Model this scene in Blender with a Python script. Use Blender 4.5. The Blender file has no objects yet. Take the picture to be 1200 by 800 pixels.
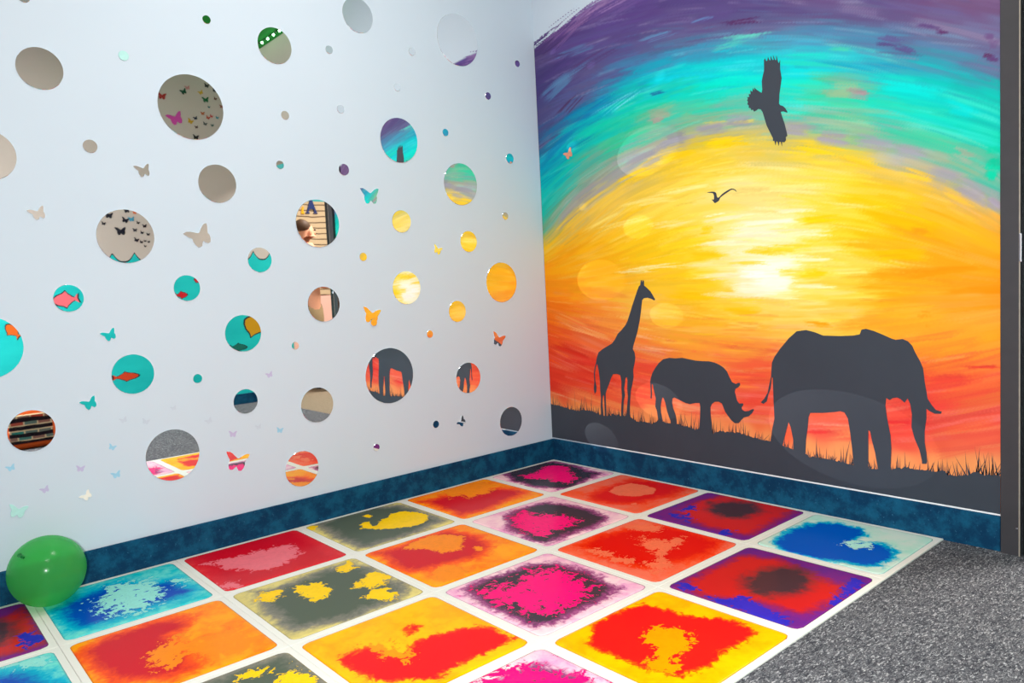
# Sensory room corner: white wall of mirror discs, savanna sunset mural, liquid floor tiles, green balloon
import bpy, bmesh, math, random
import numpy as np
from mathutils import Vector, Matrix
from mathutils.geometry import tessellate_polygon

random.seed(7)
RNG = np.random.default_rng(11)
C = bpy.context.scene.collection
SC = bpy.context.scene

# ------------------------------------------------------------------ camera
CAM = np.array([-2.84809980, -2.98376620, 0.99118351])
FPX = 886.479
R = np.array([0.75198239, -0.65721926, -0.05084608])
U = np.array([0.08909512, 0.02490787, 0.99571163])
D = np.array([0.65313439, 0.75328776, -0.07728531])
cam_data = bpy.data.cameras.new('camera')
cam_data.sensor_width = 36.0
cam_data.lens = FPX / 1200 * 36
cam_data.clip_start = 0.02
cam = bpy.data.objects.new('camera', cam_data)
C.objects.link(cam)
m = Matrix(((R[0], U[0], -D[0], CAM[0]), (R[1], U[1], -D[1], CAM[1]), (R[2], U[2], -D[2], CAM[2]), (0, 0, 0, 1)))
cam.matrix_world = m
SC.camera = cam


def ray(p):
    return D + (p[0] - 600) / FPX * R - (p[1] - 400) / FPX * U


def hit(p, ax, val):                 # where a measured photo point lies on the real wall / floor plane
    d = ray(p)
    return CAM + d * ((val - CAM[ax]) / d[ax])


def mirrored(p, ax, val, tilt=0.0):   # where something seen in a wall mirror really stands
    h = hit(p, 1, 0.0)
    d = ray(p).copy()
    nn = np.array([math.sin(tilt), -math.cos(tilt), 0.0])
    d = d - 2 * d.dot(nn) * nn
    return h + d * ((val - h[ax]) / d[ax])


# ------------------------------------------------------------------ colour + materials
def lin(c):
    c = np.asarray(c, float) / 255.0
    return np.where(c <= 0.04045, c / 12.92, ((c + 0.055) / 1.055) ** 2.4)


def rgba(c):
    l = lin(c)
    return (float(l[0]), float(l[1]), float(l[2]), 1.0)


class NT:
    def __init__(self, name, rough=0.6, spec=0.3, metal=0.0):
        self.m = bpy.data.materials.new(name)
        self.m.use_nodes = True
        self.t = self.m.node_tree
        self.b = self.t.nodes['Principled BSDF']
        self.b.inputs['Roughness'].default_value = rough
        self.b.inputs['Specular IOR Level'].default_value = spec
        self.b.inputs['Metallic'].default_value = metal

    def n(self, typ, **kw):
        nd = self.t.nodes.new(typ)
        for k, v in kw.items():
            if k in nd.inputs:
                nd.inputs[k].default_value = v
            else:
                setattr(nd, k, v)
        return nd

    def l(self, a, b):
        self.t.links.new(a, b)

    def math(self, op, a, b=None, clamp=False):
        nd = self.t.nodes.new('ShaderNodeMath')
        nd.operation = op
        nd.use_clamp = clamp
        for i, v in enumerate((a, b)):
            if v is None:
                continue
            if isinstance(v, (int, float)):
                nd.inputs[i].default_value = v
            else:
                self.l(v, nd.inputs[i])
        return nd.outputs[0]

    def mix(self, f, a, b):
        nd = self.t.nodes.new('ShaderNodeMix')
        nd.data_type = 'RGBA'
        for sock, v in ((nd.inputs[0], f), (nd.inputs[6], a), (nd.inputs[7], b)):
            if isinstance(v, (int, float)):
                sock.default_value = v
            elif isinstance(v, tuple):
                sock.default_value = v
            else:
                self.l(v, sock)
        return nd.outputs[2]

    def smooth(self, v, lo, hi):
        nd = self.t.nodes.new('ShaderNodeMapRange')
        nd.interpolation_type = 'SMOOTHSTEP'
        nd.inputs[1].default_value = lo
        nd.inputs[2].default_value = hi
        self.l(v, nd.inputs[0])
        return nd.outputs[0]

    def coord(self, scale=(1, 1, 1), src='Object'):
        tc = self.n('ShaderNodeTexCoord')
        mp = self.n('ShaderNodeMapping')
        mp.inputs['Scale'].default_value = scale
        self.l(tc.outputs[src], mp.inputs['Vector'])
        return mp.outputs[0]

    def noise(self, vec, scale, detail=4, rough=0.55, dist=0.0):
        nd = self.n('ShaderNodeTexNoise', Scale=scale, Detail=detail, Roughness=rough, Distortion=dist)
        if vec is not None:
            self.l(vec, nd.inputs['Vector'])
        return nd.outputs[0]

    def bump(self, h, strength, dist=0.002):
        nd = self.n('ShaderNodeBump', Strength=strength, Distance=dist)
        self.l(h, nd.inputs['Height'])
        self.l(nd.outputs[0], self.b.inputs['Normal'])

    def base(self, c):
        if isinstance(c, tuple):
            self.b.inputs['Base Color'].default_value = c
        else:
            self.l(c, self.b.inputs['Base Color'])


def paint(name, col, rough=0.6, spec=0.3, var=0.06, scale=6.0, metal=0.0):
    """paint / plastic with a slight procedural unevenness"""
    k = NT(name, rough, spec, metal)
    v = k.noise(k.coord(), scale, 5)
    c = lin(col)
    a = tuple(float(x) for x in np.clip(c * (1 - var), 0, 1)) + (1.0,)
    b = tuple(float(x) for x in np.clip(c * (1 + var), 0, 1)) + (1.0,)
    k.base(k.mix(v, a, b))
    return k.m


def attr_paint(name, rough=0.55, spec=0.25):
    k = NT(name, rough, spec)
    at = k.n('ShaderNodeAttribute', attribute_name='Col')
    v = k.noise(k.coord((1, 2.5, 9)), 30, 4)
    k.bump(v, 0.10)
    k.base(at.outputs['Color'])
    return k.m


M = {}
# white wall, faintly cool emulsion with a fine roller texture
k = NT('wall_white', 0.5, 0.25)
v = k.noise(k.coord(), 1.3, 3)
k.base(k.mix(v, rgba((193, 206, 219)), rgba((200, 211, 223))))
k.bump(k.noise(k.coord(), 160, 2), 0.05)
M['white'] = k.m
k = NT('wall_greige', 0.7, 0.2)
v = k.noise(k.coord(), 1.2, 3)
k.base(k.mix(v, rgba((186, 176, 166)), rgba((204, 194, 184))))
M['greige'] = k.m
M['ceiling'] = paint('ceiling_paint', (150, 158, 152), 0.8)
# carpet: flecked grey loop pile
def carpet(name, dark, mid, light):
    k = NT(name, 0.95, 0.05)
    co = k.coord((1, 1, 1))
    w = k.n('ShaderNodeMapping')
    w.inputs['Rotation'].default_value = (0, 0, 0.9)
    w.inputs['Scale'].default_value = (1, 2.6, 1)
    k.l(co, w.inputs['Vector'])
    f1 = k.noise(w.outputs[0], 62, 5, 0.72, 1.0)
    f2 = k.noise(w.outputs[0], 88, 4, 0.62, 0.8)
    f3 = k.noise(co, 3, 3)
    a = k.smooth(f1, 0.40, 0.62)
    c1 = k.mix(a, rgba(dark), rgba(mid))
    hi = k.smooth(f2, 0.52, 0.68)
    c2 = k.mix(hi, c1, rgba(light))
    dk = k.math('MULTIPLY_ADD', f3, 0.5)
    dk.node.inputs[2].default_value = 0.0
    k.base(c2)
    s = k.math('ADD', f1, f2)
    k.bump(s, 0.5, 0.004)
    return k.m
M['carpet'] = carpet('carpet_grey', (54, 55, 62), (102, 103, 108), (178, 178, 182))
M['carpet_beige'] = carpet('carpet_beige', (120, 105, 88), (150, 135, 115), (176, 162, 142))
# deep blue carpeted skirting with mottling
k = NT('skirting_blue', 0.8, 0.15)
co = k.coord()
v = k.smooth(k.noise(co, 14, 6, 0.7), 0.38, 0.68)
w = k.smooth(k.noise(co, 90, 4, 0.7), 0.62, 0.74)
c = k.mix(v, rgba((2, 50, 82)), rgba((14, 82, 114)))
k.base(k.mix(w, c, rgba((60, 118, 150))))
k.bump(k.noise(co, 220, 2), 0.25)
M['skirting'] = k.m
M['black_frame'] = paint('black_timber', (56, 54, 58), 0.45, 0.4, 0.15, 20)
M['near_black'] = paint('near_black', (14, 16, 20), 0.5)
M['door'] = paint('door_dark_teal', (20, 38, 44), 0.4)
M['steel'] = paint('steel', (190, 190, 200), 0.3, 0.5, 0.05, 30, 1.0)
M['silhouette'] = paint('silhouette_black_paint', (54, 60, 70), 0.55, 0.3, 0.12, 5)
M['mural'] = attr_paint('mural_paint', 0.6, 0.06)
# acrylic mirror
k = NT('acrylic_mirror', 0.015, 0.5, 1.0)
v = k.noise(k.coord(), 2.5, 2)
k.base(k.mix(v, (0.86, 0.87, 0.87, 1), (0.93, 0.93, 0.93, 1)))
k.bump(k.noise(k.coord(), 4.0, 1), 0.02, 0.004)
M['mirror'] = k.m
M['pale_blue'] = paint('butterfly_pale_blue', (150, 198, 222), 0.4, 0.4, 0.12, 60)
M['pale_lilac'] = paint('butterfly_pale_lilac', (186, 178, 212), 0.4, 0.4, 0.12, 60)
M['pale_grey'] = paint('butterfly_pale_grey', (190, 200, 214), 0.4, 0.4, 0.06, 60)
M['lit_mirror_white'] = paint('sticker_pearl', (236, 232, 222), 0.3, 0.5, 0.1, 60)  # white stands for light reflected by a mirror butterfly, put into the paint
M['mint'] = paint('mint_sticker_and_highlight', (176, 222, 218), 0.35, 0.4, 0.12, 60)
M['copper'] = paint('copper_reflection_paint', (214, 140, 112), 0.35, 0.5, 0.12, 60)
M['tile_border'] = paint('tile_white_vinyl', (230, 228, 220), 0.38, 0.35, 0.02, 9)


# ------------------------------------------------------------------ object helpers
def link(name, me, mat, parent=None, smooth=False):
    o = bpy.data.objects.new(name, me)
    C.objects.link(o)
    if mat is not None:
        me.materials.append(mat)
    if smooth:
        me.polygons.foreach_set('use_smooth', [True] * len(me.polygons))
    if parent is not None:
        o.parent = parent
    return o


def from_bm(name, bm, mat, parent=None, smooth=False):
    bmesh.ops.recalc_face_normals(bm, faces=bm.faces)
    me = bpy.data.meshes.new(name)
    bm.to_mesh(me)
    bm.free()
    return link(name, me, mat, parent, smooth)


def box_bm(lo, hi, bev=0.0, seg=2):
    bm = bmesh.new()
    bmesh.ops.create_cube(bm, size=1.0)
    lo, hi = Vector(lo), Vector(hi)
    for v in bm.verts:
        v.co = Vector([(lo[i] + hi[i]) / 2 + v.co[i] * (hi[i] - lo[i]) for i in range(3)])
    if bev > 0:
        bmesh.ops.bevel(bm, geom=list(bm.edges), offset=bev, segments=seg, profile=0.5, affect='EDGES')
    return bm


def box(name, lo, hi, mat, parent=None, bev=0.0):
    return from_bm(name, box_bm(lo, hi, bev), mat, parent)


def empty(name, loc):
    o = bpy.data.objects.new(name, None)
    o.location = loc
    o.empty_display_size = 0.05
    C.objects.link(o)
    return o


def tag(o, label, cat, group=None):
    o['label'] = label
    o['category'] = cat
    if group:
        o['group'] = group
    return o


def struct(o, label=None, cat=None):
    o['kind'] = 'structure'
    if label:
        o['label'] = label
    if cat:
        o['category'] = cat
    return o


def slab_bm(pts, origin, nrm, thick, bevel=0.0, bm=None):
    """polygon outline (3-D points on one plane) turned into a thin slab; nrm points to the room"""
    if bm is None:
        bm = bmesh.new()
    P = [Vector(p) - Vector(origin) for p in pts]
    n = Vector(nrm)
    tris = tessellate_polygon([P])
    front = [bm.verts.new(p + n * thick) for p in P]
    back = [bm.verts.new(p) for p in P]
    for t in tris:
        try:
            bm.faces.new([front[i] for i in t])
        except ValueError:
            pass
    L = len(P)
    for i in range(L):
        j = (i + 1) % L
        try:
            bm.faces.new((front[i], front[j], back[j], back[i]))
        except ValueError:
            pass
    return bm


# ------------------------------------------------------------------ room shell
H = 3.12
FZ = 0.007                       # pile height of the carpet around the tiles
XF, YB = -4.0, -3.9              # far-left wall, wall behind the camera
struct(box('floor', (XF - .1, YB - .1, -0.05), (0.0, 0.1, FZ), M['carpet']), 'grey flecked carpet floor beside the coloured tiles', 'floor')
struct(box('wall_left', (XF - .1, 0.0, 0.0), (0.1, 0.1, H), M['white']), 'white wall covered with round mirror discs and butterflies', 'wall')
wr = struct(box('wall_right', (0.0, -2.27, 0.0), (0.1, 0.0, H), M['white']), 'wall painted with the sunset savanna mural', 'wall')
struct(box('wall_header', (0.0, YB, 2.1), (0.1, -2.27, H), M['greige']))
struct(box('wall_back', (XF, YB - .1, 0.0), (0.34, YB, H), M['greige']))
struct(box('wall_far', (XF - .1, YB - .1, 0.0), (XF, 0.0, H), M['greige']))
struct(box('ceiling', (XF - .1, YB - .1, H), (0.1, 0.1, H + .05), M['ceiling']))

# skirting boards: carpet strip with a rolled top edge
def skirting(name, lo, hi):
    return struct(box(name, lo, hi, M['skirting'], None, 0.0035))
BH = 0.127
skirting('baseboard_left', (XF, -0.012, 0.0), (0.0, 0.0, BH - .002))
skirting('baseboard_right', (-0.012, -2.163, 0.0), (0.0, -0.012, BH))
skirting('baseboard_back', (XF, YB, 0.0), (0.34, YB + 0.012, 0.10))
# white capping line above the right skirting
struct(box('trim_1', (-0.006, -2.163, BH), (0.0, -0.40, BH + .006), paint('cap_white', (235, 235, 238), 0.4), None, 0.0015))
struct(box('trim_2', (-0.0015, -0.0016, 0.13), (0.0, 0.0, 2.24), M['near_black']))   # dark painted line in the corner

# black door lining at the right edge
fr = struct(box('door_frame', (-0.022, -2.224, 0.0), (0.0, -2.167, 2.16), M['black_frame'], None, 0.002), 'black wooden door frame at the right end of the mural', 'door frame')
box('jamb', (-0.004, -2.30, 0.0), (0.12, -2.2245, 2.1), M['near_black'], fr, 0.001)
box('bead', (-0.024, -2.2235, 0.0), (-0.0215, -2.2195, 2.12), paint('pale_edge', (150, 140, 128), 0.4, 0.4, 0.3, 40), fr, 0.0006)  # thin paler strip along the edge of the frame
hz = hit((1195.5, 290), 0, -0.022)[2]
hg = box('hinge', (-0.027, -2.2275, hz - .045), (-0.0205, -2.2205, hz + .045), M['steel'], fr, 0.0015)
hg['label'] = 'steel hinge'
box('stop_screw', (-0.0245, -2.2165, 0.098), (-0.0215, -2.2115, 0.102), M['steel'], fr, 0.0008)
dr = struct(box('door_1', (0.125, -2.345, 0.01), (0.93, -2.305, 2.08), M['door'], None, 0.003), 'dark door standing open behind the black frame', 'door')
box('door_panel', (0.25, -2.349, 0.25), (0.80, -2.3445, 1.85), M['near_black'], dr, 0.002)

# ------------------------------------------------------------------ mirror discs on the left wall
def disc_bm(r, t=0.003, seg=72):
    bm = bmesh.new()
    prof = [(r, 0.0), (r, t - 0.0007), (r - 0.0007, t)]
    if r < 0.03:
        seg = 40
    rings = []
    for (rr, y) in prof:
        rings.append([bm.verts.new((rr * math.cos(a * 2 * math.pi / seg), -y, rr * math.sin(a * 2 * math.pi / seg))) for a in range(seg)])
    for q in range(2):
        for a in range(seg):
            b = (a + 1) % seg
            bm.faces.new((rings[q][a], rings[q][b], rings[q + 1][b], rings[q + 1][a]))
    bm.faces.new(rings[-1])
    bm.faces.new(list(reversed(rings[0])))
    return bm


TILT = math.radians(0.75)          # two discs sit a touch crooked
DISCS = [
    # x, z, radius, size-word label
    (-2.299, 1.789, .0698, 'grey reflecting mirror disc high at the far left of the white wall'),
    (-1.810, 1.716, .1211, 'large mirror disc reflecting many small coloured butterflies on a grey wall'),
    (-2.472, 1.491, .0814, 'beige reflecting mirror disc cut off by the left edge, above the turquoise one'),
    (-1.726, 2.054, .0160, 'tiny near-black mirror dot high on the white wall, left of the green disc'),
    (-2.033, 1.872, .0171, 'tiny pale mint dot between the far left grey disc and the large butterfly disc'),
    (-2.168, 1.542, .0232, 'small beige mirror dot at the upper left, above a grey butterfly'),
    (-2.326, 2.018, .0191, 'small green mirror dot cut off by the top edge of the photo'),
    (-1.457, 2.000, .0723, 'mirror disc reflecting a green ceiling with a string of lights'),
    (-1.061, 2.194, .0751, 'grey mirror disc cut by the top edge, between green disc and large top disc'),
    (-1.212, 2.023, .0173, 'tiny grey mirror dot right of the green lit disc'),
    (-0.513, 2.180, .1235, 'large pale mirror disc near the top right reflecting a purple mural edge'),
    (-0.786, 2.082, .0179, 'tiny pale grey mirror dot left of the large pale top disc'),
    (-0.879, 1.908, .0174, 'tiny grey and purple mirror dot above the purple and turquoise disc'),
    (-0.339, 1.934, .0184, 'tiny blue-violet mirror dot below the large pale top disc'),
    (-1.434, 1.725, .0176, 'tiny grey mirror dot right of the large butterfly disc'),
    (-1.176, 1.778, .0178, 'tiny pale grey mirror dot up and left of the purple and turquoise disc'),
    (-0.888, 1.668, .1005, 'mirror disc reflecting purple and turquoise sky of the mural'),
    (-0.619, 1.728, .0178, 'tiny turquoise blue mirror dot right of the purple and turquoise disc'),
    (-0.214, 1.632, .0260, 'small turquoise mirror dot nearest the mural, right of the green and yellow disc'),
    (-1.472, 1.521, .0169, 'tiny dark mirror dot above the disc reflecting the letter A'),
    (-1.180, 1.519, .0251, 'small slate blue mirror dot above the teal butterfly'),
    (-0.545, 1.485, .1017, 'mirror disc reflecting green, grey and yellow bands of the mural'),
    (-0.129, 2.124, .0171, 'tiny violet mirror dot highest and closest to the corner'),
    (-2.079, 1.229, .0965, 'large mirror disc reflecting black butterflies above turquoise wave crests'),
    (-1.734, 1.433, .0734, 'plain grey mirror disc below the large coloured butterfly disc'),
    (-1.588, 1.135, .0499, 'turquoise mirror disc with grey top, below the letter A disc'),
    (-2.279, 1.016, .0468, 'turquoise mirror disc reflecting a pink fish'),
    (-1.881, 1.034, .0489, 'turquoise mirror disc reflecting two red fish'),
    (-2.528, 0.867, .1034, 'turquoise mirror disc cut off by the left edge of the photo'),
    (-1.679, 0.845, .0733, 'turquoise mirror disc reflecting a yellow fish and a green fish'),
    (-1.322, 1.285, .1007, 'mirror disc reflecting a letter A on wooden planks and the back of a head'),
    (-0.901, 1.299, .0512, 'plain yellow mirror disc, upper one left of the mural'),
    (-0.514, 1.206, .0519, 'yellow mirror disc below the green and yellow banded disc'),
    (-0.265, 1.336, .0196, 'tiny yellow mirror dot right of and below the green and yellow disc'),
    (-1.113, 1.140, .0186, 'tiny yellow mirror dot right of the letter A disc'),
    (-0.894, 0.993, .0769, 'bright cream and yellow mirror disc in the middle right of the white wall'),
    (-0.313, 0.996, .1025, 'large orange mirror disc nearest the mural'),
    (-1.320, 0.941, .0750, 'mirror disc reflecting a person in khaki clothes and a black door frame'),
    (-0.608, 0.865, .0521, 'pale yellow-orange mirror disc below and left of the large orange disc'),
    (-0.779, 0.767, .0180, 'tiny orange mirror dot below the bright cream disc'),
    (-2.096, 0.730, .0722, 'turquoise mirror disc reflecting an orange-red fish'),
    (-1.870, 0.686, .0175, 'tiny teal mirror dot right of the orange-red fish disc'),
    (-2.426, 0.576, .0701, 'mirror disc reflecting a woven cushion of coloured squares'),
    (-1.691, 0.572, .0493, 'mirror disc reflecting a dark skirting strip between teal wall and grey carpet'),
    (-1.983, 0.409, .0970, 'large mirror disc reflecting grey carpet and orange floor tiles'),
    (-1.463, 0.775, .0163, 'tiny dark mirror dot below the disc reflecting a person'),
    (-1.383, 0.513, .0750, 'mirror disc reflecting beige carpet'),
    (-1.015, 0.595, .1272, 'largest low mirror disc reflecting black elephant legs on red'),
    (-0.563, 0.530, .0765, 'mirror disc reflecting a dark animal leg on red, right of the elephant legs disc'),
    (-0.298, 0.268, .0761, 'dark slate mirror disc low beside the corner'),
    (-0.775, 0.330, .0179, 'tiny dark blue mirror dot low on the wall, left of a dark butterfly'),
    (-1.109, 0.278, .0162, 'tiny mirror dot split purple and white, lowest above the skirting'),
    (-1.473, 0.253, .0752, 'mirror disc reflecting red and orange floor tiles, low above the skirting'),
]
for (x, z, r, lab) in DISCS:
    big = r > 0.03
    nm = 'mirror_disc' if big else 'mirror_dot'
    mat = M['mint'] if 'pale mint' in lab else M['mirror']  # mint paint stands for the pale highlight mirrored in this dot
    o = from_bm(nm, disc_bm(r), mat)
    o.location = (x, 0.0, z)
    if 'letter A' in lab and 'reflecting' in lab or 'khaki' in lab:
        o.rotation_euler.z = TILT
        o.location.y = -r * math.sin(TILT)
    for key, deg in (('purple and turquoise sky', 2.2), ('plain yellow mirror', 1.6), ('green, grey and yellow bands', 0.9)):
        if key in lab:              # leans a little off the wall at its top edge
            o.rotation_euler.x = math.radians(deg)
            o.location.y = -r * math.sin(math.radians(deg))
    tag(o, lab, 'mirror', 'round mirror discs on the white wall' if big else 'tiny mirror dots on the white wall')

# ------------------------------------------------------------------ butterflies on the left wall
BF = [(205, 215), (300, 213), (375, 245), (440, 290), (520, 342), (556, 342), (640, 270), (700, 228), (760, 205), (820, 213),
      (800, 290), (770, 350), (735, 420), (752, 480), (735, 570), (690, 638), (620, 642), (575, 592), (540, 548), (500, 592),
      (470, 635), (415, 645), (370, 630), (335, 545), (328, 460), (340, 410), (280, 340), (230, 265)]
BF = [((x - 540) / 615, (435 - y) / 615) for x, y in BF]


def butterfly_pts(cx, cz, w, rot, sx=1.0, skew=0.0):
    ca, sa = math.cos(rot), math.sin(rot)
    out = []
    for (a, b) in BF:
        if a > 0:
            a *= sx
        a *= w
        b *= w
        a += skew * b
        out.append((cx + a * ca - b * sa, 0.0, cz + a * sa + b * ca))
    return out


def bf(px, py, wpx, deg, mat, label, group, sx=1.0, thick=0.003):
    p = hit((px, py), 1, 0.0)
    depth = (p - CAM) @ D
    w = wpx * depth / FPX
    o = from_bm('butterfly', slab_bm(butterfly_pts(p[0], p[2], w, math.radians(deg), sx), (p[0], 0, p[2]), (0, -1, 0), thick), mat)
    o.location = (p[0], 0.0002, p[2])
    tag(o, label, 'butterfly', group)
    return o


G1 = 'mirror butterflies on the white wall'
bf(168.5, 200, 19, 12, M['mirror'], 'small dark grey mirror butterfly below the large coloured butterfly disc', G1, 0.85)
bf(45, 250, 19, 18, M['mirror'], 'beige mirror butterfly at the far left, left of the wave crest disc', G1, 0.9)
bf(235, 277, 31, 24, M['mirror'], 'largest beige mirror butterfly right of the wave crest disc', G1, 0.95)
bf(128.7, 392.5, 17, 20, M['mirror'], 'small teal mirror butterfly between the pink fish disc and the orange-red fish disc', G1, 0.95)
bf(434, 230, 25, 0, M['mirror'], 'green-turquoise mirror butterfly below the slate blue dot', G1)
bf(512.5, 293, 13, -25, M['mirror'], 'tiny pale yellow mirror butterfly between the yellow discs', G1)
bf(435.5, 370, 24, -14, M['mirror'], 'orange-yellow mirror butterfly above the elephant legs disc', G1)
bf(584, 398, 20, -22, M['mirror'], 'red and black mirror butterfly below the large orange disc', G1)
bf(105.5, 472.5, 18, 20, M['mirror'], 'dark teal mirror butterfly left of and below the orange-red fish disc', G1, 0.95)
bf(278, 541, 29, -18, M['mirror'], 'pink-red mirror butterfly right of the carpet and tiles disc', G1, 0.95)
bf(21, 599, 20, -20, M['mint'], 'pale teal butterfly on the white wall above the green balloon', G1)
bf(541, 494, 13, 40, M['mirror'], 'small dark blue mirror butterfly left of the dark slate disc', G1)
p = hit((437.5, 377.5), 1, 0.0)
o = from_bm('mirror_dot', disc_bm(0.0165), M['mirror'])
o.location = (p[0], -0.0032, p[2])
tag(o, 'tiny dark mirror dot overlapping the orange-yellow butterfly', 'mirror', 'tiny mirror dots on the white wall')
bf(101.5, 580.5, 13, 35, M['lit_mirror_white'], 'small mirror butterfly painted white with reflected light, above the green balloon and to its right', 'pale butterfly stickers on the white wall')
G2 = 'faint pale butterflies on the lower white wall'  # thin butterfly shapes in pale tones close to the wall colour
for (px, py, w, dg, mt, lab) in [
    (13, 548, 10, 15, 'pale_blue', 'faint pale blue butterfly at the far left below the woven cushion disc'),
    (94.5, 549, 10, -12, 'pale_lilac', 'faint lilac butterfly halfway between woven cushion disc and carpet tiles disc'),
    (53, 573.5, 10, 20, 'pale_lilac', 'faint lilac butterfly above the green balloon'),
    (131.5, 524, 9, -30, 'pale_blue', 'faint pale blue butterfly left of the carpet and tiles disc'),
    (136.5, 556, 11, 10, 'pale_blue', 'faint pale blue butterfly below another one, left of the carpet tiles disc'),
    (145, 492, 9, 15, 'pale_grey', 'very faint grey butterfly below the orange-red fish disc'),
    (171, 494, 9, -20, 'pale_grey', 'very faint grey butterfly above the carpet and tiles disc'),
    (203.5, 478, 7, 10, 'pale_grey', 'very faint grey butterfly below the tiny teal dot'),
    (245, 493, 9, 25, 'pale_grey', 'very faint grey butterfly left of the dark skirting disc'),
    (273, 508.5, 10, -10, 'pale_lilac', 'faint lilac butterfly above the pink-red mirror butterfly'),
    (316, 439, 9, 15, 'pale_lilac', 'faint lilac butterfly left of and below the tiny dark dot'),
    (328, 504, 9, -15, 'pale_blue', 'faint pale blue butterfly above the red and orange tile disc'),
    (303, 500, 8, 10, 'pale_grey', 'very faint grey butterfly right of the dark skirting disc'),
]:
    bf(px, py, w, dg, M[mt], lab, G2, 1.0, 0.0008)

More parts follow.
